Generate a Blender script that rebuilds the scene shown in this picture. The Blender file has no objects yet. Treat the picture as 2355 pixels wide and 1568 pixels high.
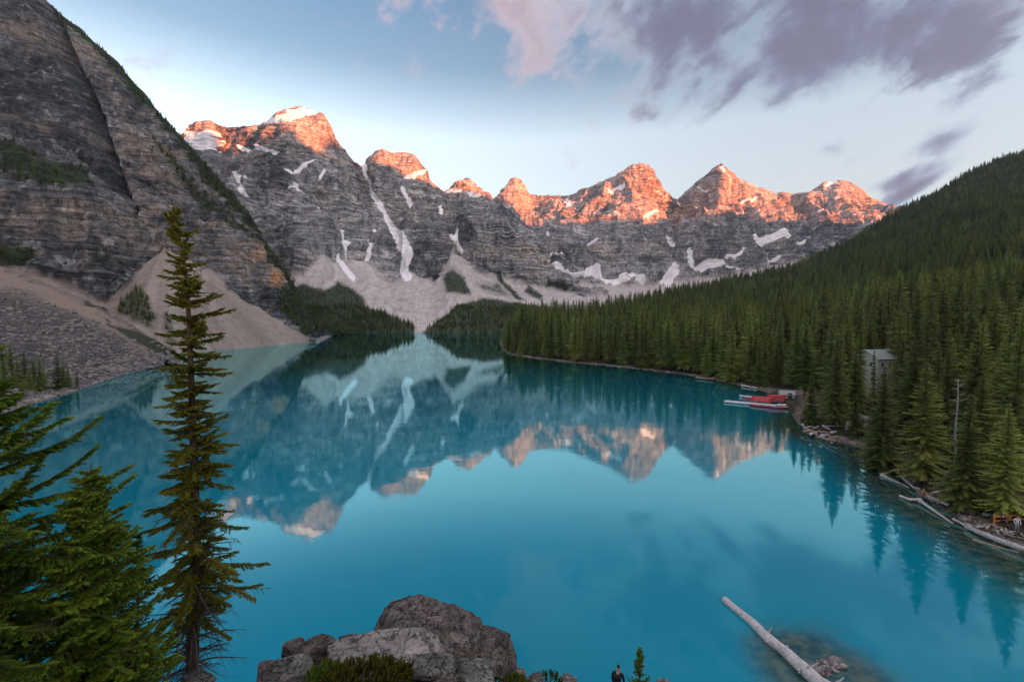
import bpy, bmesh, math, random
import numpy as np
from mathutils import Vector, Matrix

# ------------------------------------------------------------------ scene, camera, world, sun
S = bpy.context.scene
COL = S.collection
S.render.engine = 'CYCLES'
S.cycles.use_denoising = True
S.cycles.max_bounces = 6
S.cycles.diffuse_bounces = 3
S.cycles.glossy_bounces = 3
S.cycles.transparent_max_bounces = 8
S.view_settings.view_transform = 'Standard'
S.view_settings.look = 'None'
S.view_settings.gamma = 1.0
S.view_settings.use_curve_mapping = False
S.view_settings.exposure = 2.2

R = math.radians
CAMH = 22.0
PITCH = R(2.63)
FPX, CXP, CYP = 1046.2, 1177.0, 784.0          # focal length and centre on the 2354 x 1568 photograph
cd = bpy.data.cameras.new('camera')
cd.lens = 16.0; cd.sensor_width = 36.0; cd.clip_start = 0.1; cd.clip_end = 30000
cam = bpy.data.objects.new('camera', cd); COL.objects.link(cam)
cam.location = (0, 0, CAMH); cam.rotation_euler = (R(90) - PITCH, 0, 0)
S.camera = cam

SUN_A = R(50)            # the sun stands behind the camera to the right
SUN_EL = R(4.0)
sun_dir = Vector((math.sin(SUN_A)*math.cos(SUN_EL), -math.cos(SUN_A)*math.cos(SUN_EL), math.sin(SUN_EL)))
sd = bpy.data.lights.new('sun', 'SUN'); sd.energy = 5.0; sd.angle = R(0.5); sd.color = (1.0, 0.215, 0.068)
sun = bpy.data.objects.new('sun', sd); COL.objects.link(sun)
sun.rotation_euler = sun_dir.to_track_quat('Z', 'Y').to_euler()


def NT(nt):
    def n(kind, **kw):
        x = nt.nodes.new(kind)
        for k, v in kw.items():
            setattr(x, k, v)
        return x
    return n


def setin(node, idx, v, nt):
    if v is None:
        return
    if hasattr(v, 'is_output') or hasattr(v, 'links'):
        nt.links.new(v, node.inputs[idx])
    else:
        node.inputs[idx].default_value = v


class NB:
    """small node builder"""
    def __init__(s, nt):
        s.nt = nt
    def new(s, kind, ins=None, **kw):
        x = s.nt.nodes.new(kind)
        for k, v in kw.items():
            setattr(x, k, v)
        for k, v in (ins or {}).items():
            setin(x, k, v, s.nt)
        return x
    def math(s, op, a, b=None, c=None, clamp=False):
        x = s.new('ShaderNodeMath', {0: a, 1: b, 2: c}, operation=op, use_clamp=clamp)
        return x.outputs[0]
    def vmath(s, op, a, b=None):
        x = s.new('ShaderNodeVectorMath', {0: a, 1: b}, operation=op)
        return x.outputs[0]
    def mix(s, f, a, b, mode='MIX'):
        x = s.nt.nodes.new('ShaderNodeMix'); x.data_type = 'RGBA'; x.blend_type = mode
        setin(x, 0, f, s.nt); setin(x, 6, a, s.nt); setin(x, 7, b, s.nt)
        return x.outputs[2]
    def ramp(s, f, stops, interp='LINEAR'):
        x = s.nt.nodes.new('ShaderNodeValToRGB'); x.color_ramp.interpolation = interp
        els = x.color_ramp.elements
        while len(els) < len(stops):
            els.new(0.5)
        for e, (p, c) in zip(els, stops):
            e.position = p; e.color = c if len(c) == 4 else (*c, 1)
        setin(x, 0, f, s.nt)
        return x.outputs[0]
    def mapr(s, v, a, b, c=0.0, d=1.0, smooth=True):
        x = s.nt.nodes.new('ShaderNodeMapRange')
        x.interpolation_type = 'SMOOTHSTEP' if smooth else 'LINEAR'
        setin(x, 0, v, s.nt)
        for i, q in enumerate((a, b, c, d)):
            x.inputs[i+1].default_value = q
        return x.outputs[0]
    def noise(s, vec, scale, detail=4.0, rough=0.55, lac=2.0, dist=0.0, out=0):
        x = s.new('ShaderNodeTexNoise', {'Vector': vec, 'Scale': scale, 'Detail': detail, 'Roughness': rough, 'Lacunarity': lac, 'Distortion': dist})
        return x.outputs[out]


def pix(px, py):
    """pixel of the photograph -> direction as (X/Y, Z/Y)"""
    a = (np.asarray(px, float) - CXP) / FPX
    b = (CYP - np.asarray(py, float)) / FPX
    dy = math.cos(PITCH) + b*math.sin(PITCH)
    return a/dy, (-math.sin(PITCH) + b*math.cos(PITCH))/dy


def W(px, py, D):
    u, e = pix(px, py)
    return np.array([u*D, D, CAMH + e*D])


def G(px, py, z=0.0):
    """point on the level z seen at a pixel"""
    u, e = pix(px, py)
    D = (z-CAMH)/e
    return np.array([u*D, D, z])


# ---- world: low-sun Nishita sky, evening-blue towards the zenith, torn clouds
world = bpy.data.worlds.new('World'); S.world = world; world.use_nodes = True
wt = world.node_tree; wt.nodes.clear(); wn = NB(wt)
sky = wn.new('ShaderNodeTexSky', sky_type='NISHITA', sun_disc=False)
sky.sun_elevation = SUN_EL; sky.sun_rotation = math.pi - SUN_A
sky.altitude = 1900; sky.air_density = 1.0; sky.dust_density = 0.6; sky.ozone_density = 1.6
tc = wn.new('ShaderNodeTexCoord').outputs['Generated']
sep = wn.new('ShaderNodeSeparateXYZ', {0: tc})
dx, dy, dz = sep.outputs
hor = wn.math('SQRT', wn.math('ADD', wn.math('MULTIPLY', dx, dx), wn.math('MULTIPLY', dy, dy)))
az = wn.math('ARCTAN2', dx, dy)                       # 0 = view direction, positive to the right
el = wn.math('ARCTAN2', dz, hor)
elc = wn.math('MAXIMUM', el, 0.0)
tint = wn.ramp(wn.math('DIVIDE', elc, 1.5708, clamp=True),
               [(0.0, (0.082, 0.084, 0.150)), (0.06, (0.120, 0.106, 0.126)), (0.133, (0.198, 0.129, 0.104)), (0.235, (0.275, 0.180, 0.137)),
                (0.31, (0.122, 0.104, 0.093)), (0.40, (0.086, 0.090, 0.092)), (0.60, (0.17, 0.17, 0.155)), (1.0, (0.22, 0.20, 0.18))])
# cloud plane coordinates
zz = wn.math('MAXIMUM', dz, 0.06)
pl = wn.new('ShaderNodeCombineXYZ', {0: wn.math('DIVIDE', dx, zz), 1: wn.math('DIVIDE', dy, zz), 2: 0.0}).outputs[0]


def blob(px, py, rx, ry, rot, amp, acc):
    u, e = pix(px, py)
    a0 = math.atan2(float(u), 1.0); e0 = math.atan2(float(e), math.hypot(float(u), 1.0))
    k = 1.0/FPX
    c, s_ = math.cos(R(rot)), math.sin(R(rot))
    da = wn.math('MULTIPLY', wn.math('SUBTRACT', az, a0), math.cos(e0))
    de = wn.math('SUBTRACT', el, e0)
    p = wn.math('DIVIDE', wn.math('ADD', wn.math('MULTIPLY', da, c), wn.math('MULTIPLY', de, s_)), rx*k)
    q = wn.math('DIVIDE', wn.math('SUBTRACT', wn.math('MULTIPLY', de, c), wn.math('MULTIPLY', da, s_)), ry*k)
    d2 = wn.math('ADD', wn.math('MULTIPLY', p, p), wn.math('MULTIPLY', q, q))
    g = wn.math('MULTIPLY', wn.math('EXPONENT', wn.math('MULTIPLY', d2, -1.0)), amp)
    return g if acc is None else wn.math('ADD', acc, g)


cov = None
for b in [(1430, 30, 120, 80, 0, .95), (1560, 140, 110, 85, 40, .80), (1700, 10, 200, 60, 5, .95), (1850, 95, 55, 95, -28, 1.0), (1480, 190, 60, 34, 20, .3),
          (2040, 60, 120, 75, 10, .80), (2090, 150, 70, 50, 40, .6), (2300, 80, 90, 70, 25, .62), (1215, 70, 36, 95, -14, .75), (1260, 150, 60, 34, 0, .5), (1690, 205, 50, 26, 30, .75), (1600, 215, 55, 34, 20, .7),
          (1470, 255, 54, 26, -25, .8), (1358, 280, 36, 17, -20, .75), (2165, 325, 56, 20, 18, 1.5), (2060, 415, 50, 14, 18, 1.3), (2240, 195, 60, 34, 30, .6),
          (1918, 345, 24, 18, -30, .7), (2100, 436, 66, 13, 30, 1.3), (790, 65, 34, 20, 0, .5), (850, -30, 260, 34, 0, .25), (2200, -10, 220, 45, 0, .75),
          (1700, -200, 620, 140, 0, .95), (1300, -420, 260, 130, 0, .7)]:
    cov = blob(*b, cov)
ca, sa = math.cos(R(33)), math.sin(R(33))            # streaks rise to the right
sx = wn.math('ADD', wn.math('MULTIPLY', dx, ca), wn.math('MULTIPLY', dz, sa))
sz = wn.math('SUBTRACT', wn.math('MULTIPLY', dz, ca), wn.math('MULTIPLY', dx, sa))
dn = wn.new('ShaderNodeCombineXYZ', {0: wn.math('MULTIPLY', sx, 0.95), 1: wn.math('MULTIPLY', dy, 0.9), 2: wn.math('MULTIPLY', sz, 1.5)}).outputs[0]
wv = wn.noise(dn, 3.2, 3.0, out=1)
wvec = wn.vmath('ADD', dn, wn.vmath('MULTIPLY', wn.vmath('SUBTRACT', wv, (.5, .5, .5)), (.13, .13, .13)))
n1 = wn.noise(wvec, 6.5, 8.0, 0.60)
n2 = wn.noise(wvec, 14.0, 8.0, 0.66)
n3 = wn.noise(dn, 2.6, 5.0, 0.6)
nn = wn.math('ADD', wn.math('MULTIPLY', wn.math('SUBTRACT', n1, 0.5), 3.2), wn.math('MULTIPLY', wn.math('SUBTRACT', n2, 0.5), 1.9))
behind = wn.mapr(dy, 0.25, -0.3, 0.0, 0.75)            # broken cloud goes on over the rest of the sky
high = wn.mapr(el, R(44), R(66), 0.0, 0.85)
dens = wn.math('ADD', wn.math('ADD', wn.math('MULTIPLY', cov, 0.86), nn), wn.math('MAXIMUM', behind, high))
alpha = wn.mapr(dens, 0.32, 1.05, 0.0, 0.96)
thick = wn.mapr(wn.math('ADD', wn.math('ADD', wn.math('MULTIPLY', cov, 0.86), nn), wn.math('MULTIPLY', wn.math('SUBTRACT', n3, .5), 3.0)), 0.25, 1.75)
pink = wn.mapr(wn.math('ADD', wn.math('MULTIPLY', az, -1.9), wn.math('MULTIPLY', n3, 0.9)), -0.22, 0.5)
pink2 = wn.mapr(wn.math('ADD', az, wn.math('MULTIPLY', el, 1.1)), 1.22, 1.5, 0.0, 0.7)
ccol = wn.ramp(thick, [(0.0, (0.132, 0.156, 0.180)), (0.25, (0.108, 0.130, 0.158)), (0.55, (0.078, 0.092, 0.118)), (0.8, (0.058, 0.065, 0.092)), (1.0, (0.050, 0.052, 0.075))])
ccol = wn.mix(wn.math('MULTIPLY', wn.math('MAXIMUM', pink, pink2), wn.math('SUBTRACT', 0.85, wn.math('MULTIPLY', thick, 0.35))), ccol, (0.215, 0.155, 0.165, 1))
skyb = wn.vmath('MULTIPLY', wn.mix(1.0, sky.outputs[0], tint, 'MULTIPLY'), (.90, .94, .92))
# cloud brightened toward the sun, mostly out of view, to fill the shade
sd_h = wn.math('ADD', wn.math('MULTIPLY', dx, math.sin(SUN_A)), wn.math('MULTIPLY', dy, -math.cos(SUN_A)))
fill_gain = wn.mapr(sd_h, -0.1, 1.0, 1.0, 3.0)
ccol = wn.vmath('MULTIPLY', ccol, wn.new('ShaderNodeCombineXYZ', {0: fill_gain, 1: wn.math('MULTIPLY_ADD', fill_gain, .85, .15), 2: wn.math('MULTIPLY_ADD', fill_gain, .7, .3)}).outputs[0])
ccol = wn.vmath('MULTIPLY', ccol, wn.new('ShaderNodeCombineXYZ', {0: wn.mapr(el, R(46), R(70), .76, 1.65), 1: wn.mapr(el, R(46), R(70), .82, 1.65), 2: wn.mapr(el, R(46), R(70), .86, 1.6)}).outputs[0])  # cloud high overhead brightened too, as added fill light
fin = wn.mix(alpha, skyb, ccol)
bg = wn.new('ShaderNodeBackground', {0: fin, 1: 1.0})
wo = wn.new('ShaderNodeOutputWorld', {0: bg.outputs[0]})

# ------------------------------------------------------------------ helpers
rng = np.random.default_rng(7)
random.seed(7)


def _hash(ix, iy, iz, seed):
    h = (ix*374761393 + iy*668265263 + iz*2147483647 + seed*974711) & 0xFFFFFFFF
    h = ((h ^ (h >> 13))*1274126177) & 0xFFFFFFFF
    h = (h ^ (h >> 16)) & 0xFFFFFFFF
    h = (h*2246822519) & 0xFFFFFFFF
    return ((h ^ (h >> 15)) & 0xFFFFFF)/float(0xFFFFFF)


def vnoise(p, seed=0):
    """value noise in -1..1, p (N,3)"""
    i = np.floor(p).astype(np.int64); f = p - i
    f = f*f*f*(f*(f*6-15)+10)
    r = 0
    for a in (0, 1):
        wa = f[:, 0] if a else 1-f[:, 0]
        for b in (0, 1):
            wb = f[:, 1] if b else 1-f[:, 1]
            for c in (0, 1):
                wc = f[:, 2] if c else 1-f[:, 2]
                r = r + wa*wb*wc*_hash(i[:, 0]+a, i[:, 1]+b, i[:, 2]+c, seed)
    return r*2-1


def fbm(p, octv=4, gain=0.5, lac=2.03, seed=0, ridged=False):
    s = np.zeros(len(p)); a = 1.0; t = 0
    q = p.copy()
    for k in range(octv):
        n = vnoise(q, seed+k*17)
        if ridged:
            n = 1-2*np.abs(n)
        s += a*n; t += a
        a *= gain; q = q*lac + 11.3
    return s/t


def sstep(a, b, x):
    t = np.clip((x-a)/(b-a), 0, 1)
    return t*t*(3-2*t)


def mesh_from(name, verts, faces, smooth=False):
    """verts (N,3); faces (M,3) or (M,4) int array"""
    me = bpy.data.meshes.new(name)
    verts = np.ascontiguousarray(verts, dtype=np.float32); faces = np.ascontiguousarray(faces, dtype=np.int32)
    k = faces.shape[1]
    me.vertices.add(len(verts)); me.vertices.foreach_set('co', verts.ravel())
    me.loops.add(faces.size); me.loops.foreach_set('vertex_index', faces.ravel())
    me.polygons.add(len(faces)); me.polygons.foreach_set('loop_start', np.arange(0, faces.size, k, dtype=np.int32))
    me.update(calc_edges=True)
    if smooth:
        me.polygons.foreach_set('use_smooth', np.ones(len(faces), dtype=bool))
    return me


def vattr(me, name, arr):
    """per-vertex colour attribute (N,3)"""
    a = me.attributes.new(name, 'FLOAT_COLOR', 'POINT')
    c = np.ones((len(arr), 4), dtype=np.float32); c[:, :3] = arr
    a.data.foreach_set('color', c.ravel())


def obj(name, me, mat=None, parent=None, **props):
    if mat is not None and len(me.materials) == 0:
        me.materials.append(mat)
    o = bpy.data.objects.new(name, me); COL.objects.link(o)
    if parent is not None:
        o.parent = parent
    for k, v in props.items():
        o[k] = v
    return o


def empty(name, loc, label, cat, group=None, rz=0.0):
    o = bpy.data.objects.new(name, None); COL.objects.link(o)
    o.empty_display_size = 0.2
    o.location = tuple(float(v) for v in loc); o.rotation_euler = (0, 0, rz)
    o['label'] = label; o['category'] = cat
    if group:
        o['group'] = group
    return o


def tag(o, label, cat, group=None):
    o['label'] = label; o['category'] = cat
    if group:
        o['group'] = group
    return o


def grid_faces(nu, nv):
    i = np.arange(nu-1)[:, None]*nv + np.arange(nv-1)[None, :]
    i = i.ravel()
    return np.stack([i, i+nv, i+nv+1, i+1], 1)


def polymask(u, e, poly, feather=4.0):
    """soft mask of a polygon given in photograph pixels, for points by direction (u,e)"""
    P = np.array([pix(a, b) for a, b in poly]); f = feather/FPX
    n = len(P); inside = np.zeros(len(u), bool); d = np.full(len(u), 1e9)
    for i in range(n):
        x0, y0 = P[i]; x1, y1 = P[(i+1) % n]
        c = ((y0 > e) != (y1 > e))
        with np.errstate(divide='ignore', invalid='ignore'):
            xi = (x1-x0)*(e-y0)/(y1-y0) + x0
        inside ^= c & (u < xi)
        L = (x1-x0)**2 + (y1-y0)**2
        t = np.clip(((u-x0)*(x1-x0)+(e-y0)*(y1-y0))/L, 0, 1)
        d = np.minimum(d, np.hypot(u-x0-t*(x1-x0), e-y0-t*(y1-y0)))
    sdv = np.where(inside, d, -d)
    return np.clip(sdv/f*0.5+0.5, 0, 1)


def linemask(u, e, line, width):
    """1 on a polyline (photograph pixels), falling to 0 at the width given per point"""
    P = np.array([pix(a[0], a[1]) for a in line]); out = np.zeros(len(u))
    wd = [(a[2] if len(a) > 2 else width)/FPX for a in line]
    for i in range(len(P)-1):
        x0, y0 = P[i]; x1, y1 = P[i+1]
        L = (x1-x0)**2+(y1-y0)**2
        t = np.clip(((u-x0)*(x1-x0)+(e-y0)*(y1-y0))/L, 0, 1)
        d = np.hypot(u-x0-t*(x1-x0), e-y0-t*(y1-y0))
        w = wd[i]+(wd[i+1]-wd[i])*t
        out = np.maximum(out, np.clip(1-d/w, 0, 1))
    return out


# ------------------------------------------------------------------ materials
def new_mat(name):
    m = bpy.data.materials.new(name); m.use_nodes = True
    m.node_tree.nodes.clear()
    return m, NB(m.node_tree)


def finish(nb, bsdf, disp=None):
    o = nb.new('ShaderNodeOutputMaterial')
    nb.nt.links.new(bsdf, o.inputs[0])


def principled(nb, col, rough=0.9, spec=0.2, normal=None, **kw):
    ins = {'Base Color': col, 'Roughness': rough, 'Specular IOR Level': spec}
    if normal is not None:
        ins['Normal'] = normal
    ins.update(kw)
    return nb.new('ShaderNodeBsdfPrincipled', ins).outputs[0]


def mat_terrain(name, fine, bump, bdist):
    """baked rock / scree / snow colours from the mesh, with grain and relief from noise"""
    m, nb = new_mat(name)
    pos = nb.new('ShaderNodeNewGeometry').outputs['Position']
    col = nb.new('ShaderNodeAttribute', attribute_name='col').outputs['Color']
    mk = nb.new('ShaderNodeSeparateColor', {0: nb.new('ShaderNodeAttribute', attribute_name='mask').outputs['Color']})
    snow, scree = mk.outputs[0], mk.outputs[1]
    n = nb.noise(pos, fine, 5.0, 0.65)
    n2 = nb.noise(nb.vmath('MULTIPLY', pos, (.22, .22, 5.0)), fine*0.55, 4.0, 0.6)
    n4 = nb.noise(nb.vmath('MULTIPLY', pos, (1, 1, .22)), fine*1.4, 5.0, 0.68)
    f = nb.mapr(n, .30, .70, .80, 1.20)
    f = nb.math('MULTIPLY', f, nb.mapr(n2, .34, .66, .66, 1.34))
    f = nb.math('MULTIPLY', f, nb.mapr(n4, .36, .60, .72, 1.14))
    ck = nb.math('ABSOLUTE', nb.math('SUBTRACT', nb.noise(nb.vmath('MULTIPLY', pos, (1, 1, .35)), fine*0.75, 5.0, 0.62), 0.5))
    f = nb.math('MULTIPLY', f, nb.mapr(ck, 0.0, 0.028, 0.42, 1.0))
    ck2 = nb.math('ABSOLUTE', nb.math('SUBTRACT', nb.noise(nb.vmath('MULTIPLY', pos, (.35, .35, 2.2)), fine*0.6, 4.0, 0.6), 0.5))
    f = nb.math('MULTIPLY', f, nb.mapr(ck2, 0.0, 0.022, 0.50, 1.04))
    fs = nb.math('MULTIPLY', nb.mapr(n, .30, .70, .86, 1.12), nb.mapr(nb.noise(pos, fine*6, 3.0, .7), .3, .7, .85, 1.15))
    f = nb.math('ADD', nb.math('MULTIPLY', f, nb.math('SUBTRACT', 1.0, scree)), nb.math('MULTIPLY', scree, fs))
    f = nb.math('ADD', nb.math('MULTIPLY', f, nb.math('SUBTRACT', 1.0, snow)), nb.math('MULTIPLY', snow, 1.0))
    c = nb.mix(1.0, col, nb.new('ShaderNodeCombineColor', {0: f, 1: f, 2: f}).outputs[0], 'MULTIPLY')
    b = nb.new('ShaderNodeBump', {'Strength': nb.math('MULTIPLY', nb.math('SUBTRACT', 1.0, nb.math('MULTIPLY', nb.math('MAXIMUM', snow, scree), 0.75)), bump), 'Distance': bdist, 'Height': nb.math('ADD', n, n2)}).outputs[0]
    finish(nb, principled(nb, c, 0.92, 0.12, b))
    return m


def mat_simple(name, c1, c2, scale, rough=0.9, spec=0.2, bump=0.3, bd=0.02, stretch=(1, 1, 1), obj_coord=True, rand=0.0):
    m, nb = new_mat(name)
    tcn = nb.new('ShaderNodeTexCoord').outputs['Object' if obj_coord else 'Generated']
    v = nb.vmath('MULTIPLY', tcn, stretch)
    n = nb.noise(v, scale, 6.0, 0.62)
    n2 = nb.noise(v, scale*0.22, 3.0, 0.6)
    f = nb.mapr(nb.math('ADD', nb.math('MULTIPLY', n, 0.6), nb.math('MULTIPLY', n2, 0.4)), 0.36, 0.64)
    c = nb.mix(f, (*c1, 1), (*c2, 1))
    if rand:
        r = nb.new('ShaderNodeObjectInfo').outputs['Random']
        k = nb.math('MULTIPLY_ADD', r, rand, 1-rand/2)
        c = nb.mix(1.0, c, nb.new('ShaderNodeCombineColor', {0: k, 1: k, 2: k}).outputs[0], 'MULTIPLY')
    b = nb.new('ShaderNodeBump', {'Strength': bump, 'Distance': bd, 'Height': n}).outputs[0]
    finish(nb, principled(nb, c, rough, spec, b))
    return m


def mat_foliage(name, dark, light, warm, attr='shade'):
    m, nb = new_mat(name)
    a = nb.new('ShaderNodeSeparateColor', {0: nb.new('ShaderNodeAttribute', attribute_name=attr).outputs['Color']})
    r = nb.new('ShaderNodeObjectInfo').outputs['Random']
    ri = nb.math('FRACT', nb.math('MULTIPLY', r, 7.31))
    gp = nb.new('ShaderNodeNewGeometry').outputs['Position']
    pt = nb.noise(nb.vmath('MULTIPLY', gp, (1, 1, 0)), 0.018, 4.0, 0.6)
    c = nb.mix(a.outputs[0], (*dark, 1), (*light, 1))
    c = nb.mix(nb.math('MULTIPLY', nb.math('POWER', ri, 2.0), 0.45), c, (*warm, 1))
    k = nb.math('MULTIPLY', nb.math('MULTIPLY_ADD', r, 0.95, 0.62), nb.mapr(pt, .35, .65, .76, 1.24))
    c = nb.mix(1.0, c, nb.new('ShaderNodeCombineColor', {0: k, 1: k, 2: k}).outputs[0], 'MULTIPLY')
    p = principled(nb, c, 0.65, 0.25)
    t = nb.new('ShaderNodeBsdfTranslucent', {0: c}).outputs[0]
    mx = nb.new('ShaderNodeMixShader', {0: 0.28, 1: p, 2: t}).outputs[0]
    finish(nb, mx)
    return m


M_cliff = mat_terrain('cliff_rock', 0.16, 0.9, 3.0)
M_peak = mat_terrain('mountain_rock', 0.07, 0.9, 8.0)
M_ground = mat_terrain('ground_soil', 0.8, 0.6, 0.3)
M_bark = mat_simple('bark', (0.030, 0.020, 0.015), (0.12, 0.085, 0.065), 9, bump=0.7, stretch=(1, 1, .35), rand=.3)
M_driftwood = mat_simple('weathered_wood', (0.28, 0.25, 0.22), (0.60, 0.57, 0.54), 7, bump=0.4, stretch=(1, .2, 1), rand=.35)
M_driftbrown = mat_simple('brown_wood', (0.20, 0.13, 0.09), (0.42, 0.30, 0.22), 7, bump=0.4, rand=.3)
M_fol = mat_foliage('spruce_needles', (0.070, 0.108, 0.030), (0.270, 0.340, 0.075), (0.260, 0.245, 0.050))
M_folnear = mat_foliage('near_spruce_needles', (0.028, 0.074, 0.012), (0.230, 0.340, 0.028), (0.15, 0.18, 0.016))

# ------------------------------------------------------------------ lake
def mat_water():
    m, nb = new_mat('lake_water')
    pos = nb.new('ShaderNodeNewGeometry').outputs['Position']
    sh = nb.new('ShaderNodeSeparateColor', {0: nb.new('ShaderNodeAttribute', attribute_name='depth').outputs['Color']}).outputs[0]
    nlow = nb.noise(pos, 0.02, 3.0)
    deep = nb.mix(nb.mapr(nlow, .3, .7), (0.0, 0.205, 0.285, 1), (0.0, 0.240, 0.340, 1))
    sha = nb.mix(nb.mapr(nb.noise(pos, 0.9, 6.0, 0.7), .38, .62), (0.012, 0.050, 0.045, 1), (0.085, 0.110, 0.080, 1))
    c = nb.mix(nb.mapr(sh, 0.0, 1.0), sha, deep)
    r1 = nb.noise(nb.vmath('MULTIPLY', pos, (1.0, 1.0, 1.0)), 1.6, 3.0, 0.55)
    r2 = nb.noise(nb.vmath('MULTIPLY', pos, (1.0, 1.0, 1.0)), 0.22, 2.0, 0.5)
    bmp = nb.new('ShaderNodeBump', {'Strength': 1.0, 'Distance': 1.0, 'Height': nb.math('ADD', nb.math('MULTIPLY', r1, 0.0024), nb.math('MULTIPLY', r2, 0.010))}).outputs[0]
    fr = nb.math('ADD', nb.math('POWER', nb.new('ShaderNodeLayerWeight', {'Blend': 0.5, 'Normal': bmp}).outputs['Facing'], 3.5), 0.0)
    fr = nb.math('MULTIPLY_ADD', fr, 1.35, 0.010, clamp=True)
    d = nb.new('ShaderNodeBsdfDiffuse', {0: c}).outputs[0]
    g = nb.new('ShaderNodeBsdfGlossy', {0: (0.50, 0.95, 1, 1), 'Roughness': nb.mapr(nb.noise(pos, 0.012, 4.0, 0.65), .45, .62, .012, .06), 'Normal': bmp}).outputs[0]
    finish(nb, nb.new('ShaderNodeMixShader', {0: fr, 1: d, 2: g}).outputs[0])
    return m


SHORE_R = [(1150, 790), (1153, 800), (1170, 815), (1230, 824), (1300, 832), (1400, 841), (1500, 852), (1580, 862), (1640, 872), (1700, 886), (1760, 900),
           (1850, 918), (1868, 940), (1850, 965), (1842, 985), (1880, 1002), (1930, 1018), (1990, 1030), (2012, 1050), (2045, 1075), (2075, 1100),
           (2110, 1135), (2180, 1180), (2240, 1213), (2300, 1245), (2354, 1275), (2480, 1340), (2700, 1450)]
SHORE_L = [(-500, 1120), (-300, 1050), (0, 952), (55, 938), (150, 908), (215, 885), (300, 858), (370, 843), (378, 832), (405, 818)]
shR = np.array([G(a, b)[:2] for a, b in SHORE_R])
shL = np.array([G(a, b)[:2] for a, b in SHORE_L])


def dist_poly(x, y, P):
    d = np.full(len(x), 1e9)
    for i in range(len(P)-1):
        x0, y0 = P[i]; x1, y1 = P[i+1]
        L = (x1-x0)**2+(y1-y0)**2+1e-9
        t = np.clip(((x-x0)*(x1-x0)+(y-y0)*(y1-y0))/L, 0, 1)
        d = np.minimum(d, np.hypot(x-x0-t*(x1-x0), y-y0-t*(y1-y0)))
    return d


def lake():
    us = np.linspace(-1.9, 2.1, 260); ds = np.exp(np.linspace(math.log(9), math.log(1500), 260))
    U, D = np.meshgrid(us, ds, indexing='ij')
    v = np.stack([(U*D).ravel(), D.ravel(), np.zeros(U.size)], 1)
    me = mesh_from('lake', v, grid_faces(260, 260), True)
    dr = dist_poly(v[:, 0], v[:, 1], shR)
    lim = 2.6 + 4.6*sstep(260, 40, v[:, 1])*(1+0.35*fbm(v*0.05, 3))
    # sunken ledge of the rock pile under the floating log
    px_, py_ = G(1850, 1560)[:2]
    shoal = 1-sstep(2.5, 6.0, np.hypot(v[:, 0]-px_-1.5, (v[:, 1]-py_)*0.8)+1.2*fbm(v*0.4, 3))
    dpt = sstep(0.1, 1.0, dr/np.maximum(lim, 1)/1.8)
    dpt = np.minimum(dpt, 1-0.9*shoal)
    vattr(me, 'depth', np.repeat(dpt[:, None], 3, 1))
    o = obj('lake_water', me, mat_water(), kind='structure')
    return o


lake()

# ------------------------------------------------------------------ mountains as fan-gridded sheets
def curve(pts, us):
    """pts: (px,py,D) or (px,'z',D,z); sampled over u -> Y,Z"""
    a = []
    lastD = None
    for p in pts:
        if p[1] == 'z':
            u, _ = pix(p[0], 740); a.append((float(u), p[2], p[3]))
        elif p[1] == 's':
            w = G(p[0], p[2]); a.append((w[0]/w[1], w[1], p[3] if len(p) > 3 else 0.0))
        else:
            w = W(*p[:3]); a.append((w[0]/w[1], w[1], w[2]))
    a = np.array(sorted(a)); 
    return np.interp(us, a[:, 0], a[:, 1]), np.interp(us, a[:, 0], a[:, 2])


def sheet(curves, rows, u0, u1, nu, back=(60, 40, 300, -50), smooth_rows=True):
    """returns X,Y,Z (nu,nv) of the face going through the curves, then down behind"""
    us = np.linspace(u0, u1, nu)
    YZ = [curve(c, us) for c in curves]
    Y, Z = YZ[-1]
    YZ.append((Y+back[0], Z-back[1])); YZ.append((Y+back[2], np.maximum(Z-back[2]*0.9, back[3])))
    rows = list(rows)+[8, 8]
    cy = []; cz = []
    for k in range(len(YZ)-1):
        n = rows[k]
        t = (np.arange(n)/n)[None, :]
        cy.append(YZ[k][0][:, None]*(1-t)+YZ[k+1][0][:, None]*t)
        cz.append(YZ[k][1][:, None]*(1-t)+YZ[k+1][1][:, None]*t)
    cy.append(YZ[-1][0][:, None]); cz.append(YZ[-1][1][:, None])
    Y = np.concatenate(cy, 1); Z = np.concatenate(cz, 1); X = us[:, None]*Y
    return X, Y, Z, sum(rows[:len(curves)-1])


def normals(P, nu, nv):
    G3 = P.reshape(nu, nv, 3)
    du = np.gradient(G3, axis=0); dv = np.gradient(G3, axis=1)
    n = np.cross(du, dv); n /= np.linalg.norm(n, axis=2, keepdims=True)+1e-9
    return n.reshape(-1, 3)


def blur(A, k, axis):
    """box blur along one axis with edge padding"""
    if k < 1:
        return A
    pad = [(0, 0)]*A.ndim; pad[axis] = (k, k)
    B = np.pad(A, pad, mode='edge'); c = np.cumsum(B, axis=axis)
    c = np.concatenate([np.zeros_like(np.take(c, [0], axis)), c], axis)
    n = A.shape[axis]
    return (np.take(c, np.arange(2*k+1, 2*k+1+n), axis) - np.take(c, np.arange(0, n), axis))/(2*k+1)


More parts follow.
